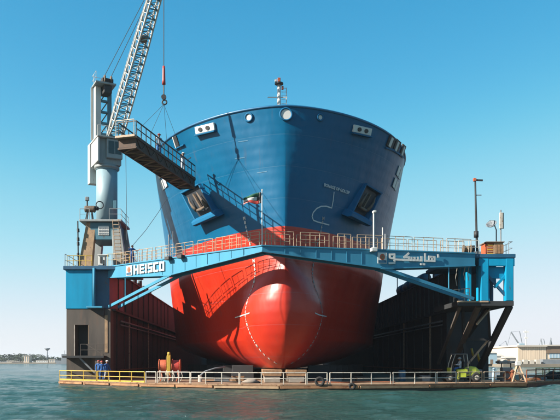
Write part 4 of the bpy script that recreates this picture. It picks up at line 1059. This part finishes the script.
# ================================================================= DECK OBJECTS
def wheel(parent, c, r, w, hub='white'):
    o = MB().torus(c, (0,1,0), r-w*.45, w*.48, 22, 10).build('wheel', 'rubber', parent, True); o.scale = (1,1,1)
    MB().disc(c, (0,1,0), r*.62, w*.7, 18).build('rim', hub, o); MB().disc(Vector(c)-Vector((0,w*.4,0)), (0,1,0), r*.2, .06, 12).build('hub_cap', 'steel', o)
def tractor():
    Y = 57.0; x0 = P(448, 0, Y).x; z0 = ZD
    t = thing('tractor', 'lime yellow deck tractor with open canopy frame and driver, near the right dock wall', 'tractor', (x0+1.2, Y, z0))
    xr = P(474, 0, Y).x; xl = P(447.8, 0, Y).x
    for x, r in ((xl,.34), (xr,.38)):
        for y in (Y-.55, Y+.65): wheel(t, (x, y, z0+r), r, .26, 'rail_white')
    bevel(MB().box(xl-.25, xr+.35, Y-.4, Y+.5, z0+.32, z0+.52).build('chassis', 'dark', t), .04)
    # hood: tapering nose to the right
    h0, h1 = P(463.5,0,Y).x, P(479,0,Y).x
    vs = []
    for (x, zt, zb, hw) in ((h0,1.12,.5,.48), (h0+.45,1.28,.5,.48), (h0+.9,1.22,.52,.45), (h1,.92,.62,.32)):
        vs += [(x,Y-hw,z0+zb), (x,Y+hw,z0+zb), (x,Y+hw*.8,z0+zt), (x,Y-hw*.8,z0+zt)]
    fs = [(0,3,2,1), (12,13,14,15)]+[(i*4+k, i*4+(k+1) % 4, i*4+4+(k+1) % 4, i*4+4+k) for i in range(3) for k in range(4)]
    bevel(MB().add(vs, fs).build('hood', 'lime', t), .05, 3)
    a0, a1 = P(455.5,0,Y).x, P(466,0,Y).x
    bevel(MB().box(a0, a1, Y-.58, Y+.62, z0+.78, z0+1.02).build('fender', 'lime', t), .06, 3)
    bevel(MB().box(a0, a0+.16, Y-.57, Y-.4, z0+.2, z0+.8).build('fender_leg', 'lime', t), .03)
    bevel(MB().box(a1-.62, a1-.1, Y-.52, Y+.4, z0+.35, z0+.79).build('side_tank', 'lime', t), .05)
    bevel(MB().box(a1-.14, a1+.06, Y-.56, Y-.46, z0+.62, z0+1.12).build('hood_strap', 'dark', t), .02)
    bevel(MB().box(a0-.5, a0-.1, Y-.45, Y+.5, z0+.5, z0+.72).build('floor_plate', 'dark', t), .03)
    bevel(MB().box(xl+.05, xl+.2, Y-.5, Y+.5, z0+.7, z0+1.15).build('front_guard', 'lime', t), .03)
    # seat, steering column, roll frame and canopy
    sx = P(460.5,0,Y).x
    bevel(MB().box(sx-.25, sx+.2, Y-.25, Y+.3, z0+1.02, z0+1.14).build('seat', 'dark', t), .03)
    bevel(MB().box(sx+.18, sx+.3, Y-.25, Y+.3, z0+1.1, z0+1.65).build('seat_back', 'dark', t), .04)
    MB().bar((sx-.75,Y,z0+.7), (sx-.55,Y,z0+1.3), .08).build('steering_column', 'dark', t)
    MB().torus((sx-.53,Y,z0+1.33), (.6,0,.8), .18, .025, 18, 6).build('steering_wheel', 'dark', t, True)
    cz = z0+2.22; c0, c1 = P(450.5,0,Y).x, P(465.8,0,Y).x
    for y in (Y-.5, Y+.5):
        MB().tube([(c0-.1,y,z0+.75), (c0,y,z0+1.5), (c0+.25,y,cz)], .035, 8).build('canopy_post', 'rail_white', t, True)
        MB().tube([(c1+.05,y,z0+1.05), (c1+.03,y,z0+1.6), (c1-.05,y,cz)], .035, 8).build('canopy_post', 'rail_white', t, True)
    bevel(MB().box(c0+.15, c1, Y-.58, Y+.58, cz, cz+.06).build('canopy', 'steel', t), .03)
    MB().tube([(h0+.55,Y,z0+1.2), (h0+.55,Y,z0+1.75)], .035, 8).build('exhaust', 'dark', t)
    MB().tube([(h1-.1,Y-.1,z0+.95), (h1+.2,Y-.1,z0+.9)], .09, 8).build('intake', 'steel', t, True)
    d = person('driver in pale shirt, blue trousers and pale blue helmet seated on the lime tractor', (sx-.05, Y, z0+.64), -90, 'sit', 'shirt', 'cover', 'pale_blue', 21, scale=1.0)
tractor()
def winch():
    Y = 57.8; z = ZD; xa, xb = P(159.5,0,Y).x, P(180,0,Y).x; xm = P(169.5,0,Y).x
    t = thing('mooring_winch', 'orange two-drum mooring winch with a yellow post on the pontoon deck', 'winch', (xm, Y, z))
    bevel(MB().box(xa, xb, Y-.6, Y+.6, z, z+.25).build('bed_frame', 'concrete', t), .04)
    for x in (xa+.1, xm-.15, xm+.3, xb-.1):
        for y in (Y-.5, Y+.5): MB().bar((x,y,z+.2), (x,y,z+.95), .1).build('stand_leg', 'rail_white', t)
    MB().tube([(xa,Y,z+1.25), (xa+.1,Y,z+1.25), (xm-.35,Y,z+1.25), (xm-.25,Y,z+1.25)], .55, 18).build('drum', 'orange', t, True)
    MB().tube([(xm+.25,Y,z+1.25), (xm+.35,Y,z+1.25), (xb-.1,Y,z+1.25), (xb,Y,z+1.25)], .52, 18).build('drum', 'red_paint', t, True)
    for x in (xa, xm-.25, xm+.25, xb): MB().disc((x,Y,z+1.25), (1,0,0), .6, .06, 20).build('drum_flange', 'orange', t)
    bevel(MB().box(xm-.16, xm+.16, Y-.6, Y-.3, z+.5, z+2.15).build('post', 'yellow', t), .04)
    MB().tube([(xm,Y-.45,z+2.15), (xm,Y-.45,z+2.3), (xm,Y-.45,z+2.42)], .14, 10, .1).build('post_cap', 'yellow', t, True)
    bevel(MB().box(xm-.24, xm-.13, Y-.5, Y-.35, z+1.75, z+2.0).build('lever', 'dark', t), .02)
    for k in range(6):
        x = xa+.15+k*.33; MB().tube([(x,Y-.68,z+.05), (x+.18,Y-.72,z+.45), (x+.1,Y-.66,z+.75)], .045, 6).build('rope_bight', 'rail_white' if k % 2 else 'orange', t, True)
winch()
def tyres():
    for px, py, lab, r in ((319.5,381.5,'black tyre hung on the white rail right of the keel blocks',.36), (351.5,386.3,'half submerged looking tyre fender low on the pontoon edge at mid deck',.27)):
        p = front_at(px_to_s(px)); c = Vector((p.x, p.y-.22, P(0, py, p.y).z))
        o = MB().torus(c, (.12,1,.05), r-.09, .1, 26, 10).build('tyre', 'rubber', None, True); tag(o, lab, 'tyre')
tyres()
def deck_clutter():
    # hose reel, timber, sacks and drums inside the dock near the bulb
    def loose(name, lab, cat, mb, m_, sm=False, bv=.03):
        o = mb.build(name, m_, None, sm); tag(o, lab, cat)
        if bv: bevel(o, bv)
        return o
    x = P(295.5,0,58.5).x
    loose('tool_chest', 'blue tool chest behind the rail right of the keel blocks', 'tool chest', MB().box(x-.45, x+.45, 58.2, 58.9, ZD, ZD+.7).box(x-.48, x+.48, 58.17, 58.93, ZD+.7, ZD+.8), 'crane_blue')
    x = P(402,0,59).x
    loose('oil_drum', 'dark blue drum standing before the right dock wall', 'drum', MB().tube([(x,59,ZD), (x,59,ZD+.3), (x,59,ZD+.32), (x,59,ZD+.9)], .3, 16), 'dock_blue_dark', True, .02)
    x = P(251,0,54).x
    o = MB().disc((x,54,ZD+.18), (0,0,1), .8, .26, 14).build('sand_heap', 'concrete', None, True); 
    for vtx in o.data.vertices:
        if vtx.co.z > ZD+.2: vtx.co.x = x+(vtx.co.x-x)*.35; vtx.co.y = 54+(vtx.co.y-54)*.35
    tag(o, 'low pale heap of sheeting on deck left of the keel blocks', 'heap')
    x0 = P(200,0,56.5).x
    o = MB().tube([(x0,56.5,ZD+.5), (x0+.4,56.6,ZD+.85), (x0+1.2,56.9,ZD+1.1), (x0+2.0,57.4,ZD+1.2)], .06, 8).build('bent_pipe', 'grey_far', None, True); tag(o, 'bent grey pipe on a stub, standing right of the orange winch', 'pipe')
    MB().tube([(x0,56.5,ZD), (x0,56.5,ZD+.55)], .16, 10).build('pipe_stub', 'rail_white', o)
    for k, (px, Y, h, w_) in enumerate(((222,57,.3,.6), (238,58,.45,.5), (330,57,.25,.9), (362,58,.4,.5), (425,58,.5,.35))):
        x = P(px,0,Y).x; names = ['flat dark crate left of the keel blocks by the bulb', 'tall dark crate under the red hull left of the bulb', 'long low dark crate just right of the lone tyre', 'dark crate in the shade below the right hull side', 'small dark crate left of the lime tractor']
        loose('crate', names[k], 'crate', MB().box(x-w_, x+w_, Y-.4, Y+.4, ZD, ZD+h).box(x-w_-.04, x+w_+.04, Y-.44, Y+.44, ZD+h-.06, ZD+h), random.choice(['wood','dock_brown','steel']))
deck_clutter()
for pts, lab, m_ in (([(206,385,55.4), (222,0,55.9), (236,0,54.6), (248,0,55.4), (262,0,53.6)], 'thin dark hose snaking across the deck left of the keel blocks', 'rubber'), ([(300,0,53.8), (322,0,54.8), (345,0,53.6), (372,0,55.0), (398,0,54.4)], 'thin rusty hose lying on the deck right of the keel blocks', 'rust')):
    pp = [Vector((P(a, 0, c).x, c, ZD+.05)) for a, b, c in pts]; q = []
    for i in range(len(pp)-1):
        for k in range(6):
            t_ = k/6; p0 = pp[max(i-1, 0)]; p1 = pp[i]; p2 = pp[i+1]; p3 = pp[min(i+2, len(pp)-1)]
            q.append(.5*((2*p1)+(p2-p0)*t_+(2*p0-5*p1+4*p2-p3)*t_**2+(3*p1-p0-3*p2+p3)*t_**3))
    o = MB().tube(q, .05, 6).build('deck_hose', m_, None, True); tag(o, lab, 'hose')

# ================================================================= RIGHT BARGE
def barge():
    t = thing('work_barge', 'rusty flat barge with debris moored right of the dock pontoon', 'barge', (26, 62, 0))
    pl = [(21.75,55.9), (27.5,62.5), (36.5,76.5), (40,90), (29,84), (23.2,63.5)]
    k = len(pl)
    def slab(z0, z1, name, m_, grow=0):
        MB().add([(x-grow*.6, y-grow, z0) for x, y in pl]+[(x-grow*.6, y-grow, z1) for x, y in pl], [tuple(range(k))[::-1], tuple(range(k, 2*k))]+[(i, (i+1) % k, k+(i+1) % k, k+i) for i in range(k)]).build(name, m_, t)
    slab(-.8, .34, 'hull', 'rust'); slab(.345, .46, 'deck', 'fascia', .06)
    z = .46
    e = [Vector((x, y+.15, z)) for x, y in pl[:4]]
    railing(t, e[:3], .95, 13, 'rust', .05, (.5,)); railing(t, [Vector((26.5,66,z)), Vector((34,78,z))], 1.0, 5, 'yellow', .05, (.5,))
    for i in range(40):
        u = random.random(); p = e[0].lerp(e[2], .12+.85*u) if u < .4 else e[1].lerp(e[2], random.random()); p = p+Vector((random.uniform(-.3,.2), random.uniform(.5,2.5), 0))
        s = random.uniform(.12, .42); a = random.uniform(0, 3.14); q = Vector((math.cos(a), math.sin(a), 0)); w_ = Vector((-q.y, q.x, 0))
        bevel(MB().obox(p+Vector((0,0,s*.4)), q, w_, UP, s*random.uniform(.6,1.6), s*.5, s*.4).build('scrap_piece', random.choice(['rust','wood','dark','steel','fascia','rubber']), t), .03)
    for i in range(5):
        p = Vector((27.2+i*.7, 64.3+i*1.1, z+.35)); MB().torus(p, (random.uniform(-.4,.4), random.uniform(-1,1), 1), .4, .12, 16, 8).build('old_tyre', 'rubber', t, True)
    # A-frame davit
    f = thing('a_frame', 'cream A-shaped steel frame at the gap between pontoon and barge', 'frame', (21, 56.5, ZD))
    top = P(518, 365, 57); 
    for dx, dy in ((-.55,-.3), (.55,-.3), (-.4,.5), (.4,.5)): MB().bar((top.x+dx, 57+dy, ZD), top+Vector((dx*.1,dy*.2,0)), .11).build('frame_leg', 'rail_tan', f)
    MB().bar((top.x-.4,56.75,1.1), (top.x+.4,56.75,1.1), .08).build('frame_tie', 'rail_tan', f)
    bevel(MB().box(top.x-.2, top.x+.2, 56.85, 57.15, top.z-.05, top.z+.3).build('frame_head', 'white', f), .03)
    # pump set
    g = thing('pump_set', 'grey pump cabinet with dark hood at the right end of the pontoon', 'pump', (20, 57.5, ZD))
    x = P(506.5,0,57.8).x
    bevel(MB().box(x-.42, x+.42, 57.5, 58.2, ZD, ZD+1.15).build('cabinet', 'grey_far', g), .04); bevel(MB().box(x-.75, x+.6, 57.35, 58.3, ZD+1.5, ZD+1.68).build('hood', 'steel', g), .03)
    for dx in (-.4, .35): MB().bar((x+dx,57.8,ZD+1.1), (x+dx,57.8,ZD+1.5), .07).build('hood_post', 'dark', g)
    MB().torus((x-.1,57.35,ZD+.5), (0,1,0), .3, .07, 18, 8).build('hose_reel', 'rust', g, True)
    MB().torus((x+.75,57.2,ZD+.4), (0.2,1,0), .32, .06, 18, 8).build('hose_reel', 'rail_tan', g, True)
    # small standing buoy-like vents along the right end
    for k, (px, h, m_, lab) in enumerate(((493.5,1.0,'pale_blue','pale blue vent post left of the grey pump cabinet'), (512.5,.8,'rust','rusty vent post between pump cabinet and cream frame'))):
        x = P(px,0,57).x; v = thing('vent_post', lab, 'vent', (x,57,ZD)); MB().tube([(x,57,ZD), (x,57,ZD+h)], .12, 10).build('stem', m_, v, True); MB().tube([(x,57,ZD+h), (x,57,ZD+h+.12), (x,57,ZD+h+.2)], .2, 10, .05).build('cowl', m_, v, True)
barge()

# ================================================================= FAR RIGHT QUAY
def quay():
    o = MB().box(95, 900, 268, 900, -1, 1.1).build('quay', 'shore_sand'); tag(o, 'low sandy quay behind the barge', kind='structure')
    # warehouse
    Y = 300; x0, x1 = P(518,0,Y).x, P(546,0,Y).x; z1 = P(0,346,Y).z; xe = 190
    t = thing('warehouse', 'large tan corrugated warehouse with a low pale roof on the right quay', 'warehouse', (x0+20, Y, 1.1))
    MB().box(x0, xe, Y+.3, Y+60, 1.1, z1-.32).build('wall', 'ware_tan', t)
    MB().box(x1+.3, xe, Y-.2, Y+.28, z1-3.1, z1-.4).build('wall_band', 'ware_brown', t)
    n = 13
    for k in range(n):
        a = x0+(x1-x0)*k/n; MB().box(a+.04, a+(x1-x0)/n-.04, Y-.02-.03*(k % 2), Y+.29, 2.6, z1-.3).build('wall_panel', 'ware_tan', t)
    MB().box(x0-.6, x1+.2, Y-.9, Y+60.5, z1-.3, z1+.35).build('roof', 'ware_roof', t)
    MB().box(x1+.2, xe, Y-.9, Y+60.5, z1-.1, z1+.5).build('roof', 'ware_roof', t)
    MB().box(x1+1.5, xe, Y+.05, Y+.29, 3.6, z1-3.2).build('window', 'pale_blue', t)
    for k in range(12): MB().box(x1+1.5+k*1.3, x1+1.6+k*1.3, Y-.02, Y+.04, 3.6, z1-3.2).build('window_bar', 'white', t)
    MB().box(x0+9, xe, Y-4, Y-.1, 1.1, 3.0).build('loading_dock', 'grey_far', t)
    for k in range(4): MB().box(x0-2+k*2.6, x0-.3+k*2.6, Y-5, Y-3, 1.1, 2.6+.3*(k % 2)).build('stacked_bin', 'ware_roof', t)
    # small sheds between dock and warehouse
    for k, (pa, pb, ya, yb, Yd, m_, lab) in enumerate(((489,497,352,361,280,'pale_blue','small pale blue shed seen just right of the dock struts'), (496,504,355,361,290,'white','long white shed between pale blue shed and warehouse'), (506,516,357,361.5,285,'ware_roof','low pale shed beside the warehouse corner'))):
        s = thing('shed', lab, 'shed', (P(pa,0,Yd).x, Yd, 1.1)); xa, xb = P(pa,0,Yd).x, P(pb,0,Yd).x; zz = P(0,ya,Yd).z
        MB().box(xa, xb, Yd, Yd+8, 1.1, zz-.5).build('wall', m_, s)
        MB().hexa([(xa-.3,Yd-.3,zz-.5), (xb+.3,Yd-.3,zz-.5), (xb+.3,Yd+8.3,zz-.5), (xa-.3,Yd+8.3,zz-.5), (xa-.3,Yd+3.5,zz+.3), (xb+.3,Yd+3.5,zz+.3), (xb+.3,Yd+4.5,zz+.3), (xa-.3,Yd+4.5,zz+.3)]).build('roof', 'ware_roof', s)
        MB().box(xa+.5, xa+1.6, Yd-.05, Yd-.003, 1.1, 2.9).build('door', 'ware_brown', s)
    # far harbour cranes
    for k, (px, py0, jx, jy, Yd, lab) in enumerate(((521,356,511,332,480,'tall grey quay crane with high jib left of the warehouse'), (507,360,499,346,520,'smaller grey quay crane near the dock struts'), (545,362,541,339,560,'faint quay crane behind the warehouse, left one'), (552,362,551,338,560,'faint quay crane behind the warehouse, right one'))):
        b = P(px,0,Yd); s = thing('quay_crane', lab, 'crane', (b.x,Yd,1.1), 'cranes on the far quay'); zc = P(0,py0-8,Yd).z
        for dx in (-2.2, 2.2):
            for dy in (-2, 2): MB().bar((b.x+dx,Yd+dy,1.1), (b.x+dx*.45,Yd+dy*.45,zc), .7).build('leg', 'grey_far', s)
        bevel(MB().box(b.x-2.2, b.x+1.8, Yd-2, Yd+2, zc, zc+3.2).build('cab', 'pale_blue' if k == 0 else 'grey_far', s), .2)
        j = P(jx,jy,Yd); a = Vector((b.x-1.2,Yd,zc+2.5))
        MB().bar(a+Vector((0,-.8,0)), j, .55).build('jib', 'grey_far', s); MB().bar(a+Vector((0,.8,0)), j, .55).build('jib', 'grey_far', s)
        for q in range(8): p = a.lerp(j, (q+.5)/8); MB().bar(p+Vector((0,-.7,0)), p+Vector((0,.7,1.0)), .25).build('lattice', 'grey_far', s)
        MB().bar(Vector((b.x+.8,Yd,zc+3)), Vector((b.x-1,Yd,(zc+j.z)/2+6)), .4).build('mast', 'grey_far', s); MB().bar(Vector((b.x-1,Yd,(zc+j.z)/2+6)), j, .15).build('stay', 'grey_far', s)
        MB().bar(j, P(jx-3.5,jy+13,Yd), .18).build('hoist_line', 'grey_far', s)
    for px, Yd, top in ((526,330,330),):
        b = P(px,0,Yd); s = thing('light_tower', 'tall white floodlight tower rising behind the warehouse', 'light tower', (b.x,Yd,1.1)); zz = P(0,top,Yd).z
        MB().tube([(b.x,Yd,1.1), (b.x,Yd,zz)], .3, 8, .18).build('mast', 'white', s); MB().box(b.x-1.2, b.x+1.2, Yd-.3, Yd+.3, zz-1.2, zz-.6).build('lamp_bank', 'white', s); MB().box(b.x-.8, b.x+.8, Yd-.3, Yd+.3, zz-4, zz-3.4).build('lamp_bank', 'white', s)
quay()

# ================================================================= FAR LEFT SHORE
def shore():
    o = MB().box(-2500, -60, 640, 1500, -1, 1.2).build('shore', 'shore_sand'); tag(o, 'low far shore on the left', kind='structure')
    rnd = random.Random(4); mb = MB()
    for i in range(11000):
        x = rnd.uniform(-560, -150); y = rnd.uniform(655, 720); env = 5.6+1.5*math.sin(x*.045)+1.2*math.sin(x*.11+1)+rnd.uniform(-1,1.6)
        if (x+300)**2 < 120: env *= .5
        z = 1.2+rnd.uniform(.15, 1)*max(1.2, env); r_ = rnd.uniform(.45, 1.15)
        vs = []
        for k in range(5): a = rnd.uniform(0, 6.28); e = rnd.uniform(-1, 1); vs.append((x+r_*math.cos(a)*1.3, y+r_*math.sin(a), z+r_*e*.8))
        mb.add(vs, [(0,1,2), (1,3,4), (0,2,4), (2,3,1), (0,3,4)])
    o = mb.build('shore_trees', 'foliage'); tag(o, 'dark green belt of trees along the far left shore', 'trees', kind='stuff')
    # white sheds and boats under the trees
    L = [(36,48,360.5,'white','long low white shed under the trees near the water tower'), (49,55,359.6,'ware_roof','pale shed right of the water tower'), (24,29,356,'ware_tan','tan block rising between the tree clumps'), (7,14,361,'ware_roof','small pale shed at the far left shore'), (12,20,362,'grey_far','low grey quay store on the far left shore')]
    for a, b, ya, m_, lab in L:
        Yd = 648; s = thing('shore_building', lab, 'building', (P(a,0,Yd).x, Yd, 1.2)); xa, xb = P(a,0,Yd).x, P(b,0,Yd).x; zz = P(0,ya,Yd).z
        MB().box(xa, xb, Yd, Yd+9, 1.2, zz).build('wall', m_, s); MB().box(xa-.3, xb+.3, Yd-.3, Yd+9.3, zz, zz+.35).build('roof', 'ware_roof', s)
        for k in range(int((xb-xa)/2.2)): MB().box(xa+.7+k*2.2, xa+1.7+k*2.2, Yd-.06, Yd-.003, 2.0, max(2.4, zz-.6)).build('window', 'grey_far', s)
    Yd = 660; b = P(47.3,0,Yd); zt = P(0,348.2,Yd).z
    s = thing('water_tower', 'mushroom shaped water tower above the trees on the left shore', 'water tower', (b.x,Yd,1.2))
    MB().tube([(b.x,Yd,1.2), (b.x,Yd,zt-2.2)], .75, 12, .6).build('stem', 'grey_far', s, True)
    mbb = MB(); n1 = 18; vs = []; prof = [(.6,-2.4), (1.4,-1.6), (2.6,-.7), (2.7,-.25), (2.2,0)]
    for r_, z in prof: vs += [(b.x+r_*math.cos(6.2832*k/n1), Yd+r_*math.sin(6.2832*k/n1), zt+z) for k in range(n1)]
    mbb.add(vs, [(i*n1+k, i*n1+(k+1) % n1, (i+1)*n1+(k+1) % n1, (i+1)*n1+k) for i in range(4) for k in range(n1)]+[tuple(range(4*n1, 5*n1))]).build('bowl', 'grey_far', s, True)
    # grey ship moored right by the dock edge
    Yd = 560; s = thing('moored_ship', 'grey ship moored on the far left shore beside the dock wall', 'ship', (P(60,0,Yd).x, Yd, 0))
    xa, xb = P(54.5,0,Yd).x, P(76,0,Yd).x
    MB().hexa([(xa+2,Yd,-.5), (xb,Yd,-.5), (xb,Yd+5,-.5), (xa+2,Yd+5,-.5), (xa,Yd,2.9), (xb,Yd,2.3), (xb,Yd+5,2.3), (xa,Yd+5,2.9)]).build('hull', 'grey_far', s)
    bevel(MB().box(P(61,0,Yd).x, P(70,0,Yd).x, Yd+1, Yd+4.5, 2.3, P(0,354,Yd).z).build('superstructure', 'grey_far', s), .15)
    MB().tube([(P(64,0,Yd).x,Yd+2,6), (P(64,0,Yd).x,Yd+2,11)], .2, 6).build('mast', 'grey_far', s)
    for k in range(5): MB().box(P(61.6+k*1.0,0,Yd).x, P(62.1+k*1.0,0,Yd).x, Yd+.95, Yd+.997, 5.6, 6.4).build('window', 'dark', s)
shore()

# ================================================================= HAZE
def haze():
    m = bpy.data.materials.new('haze_air'); m.use_nodes = True; n = m.node_tree.nodes; l = m.node_tree.links
    n.remove(n['Principled BSDF']); v = n.new('ShaderNodeVolumePrincipled'); v.inputs['Color'].default_value = (.86,.92,1,1); v.inputs['Density'].default_value = HAZE; v.inputs['Anisotropy'].default_value = 0.3
    l.new(v.outputs[0], n['Material Output'].inputs['Volume'])
    o = MB().box(-3200, 3200, -3300, 9500, -2, 42).build('haze', m); tag(o, 'thin pale sea haze over the harbour', kind='stuff')
HAZE = .00015
haze()
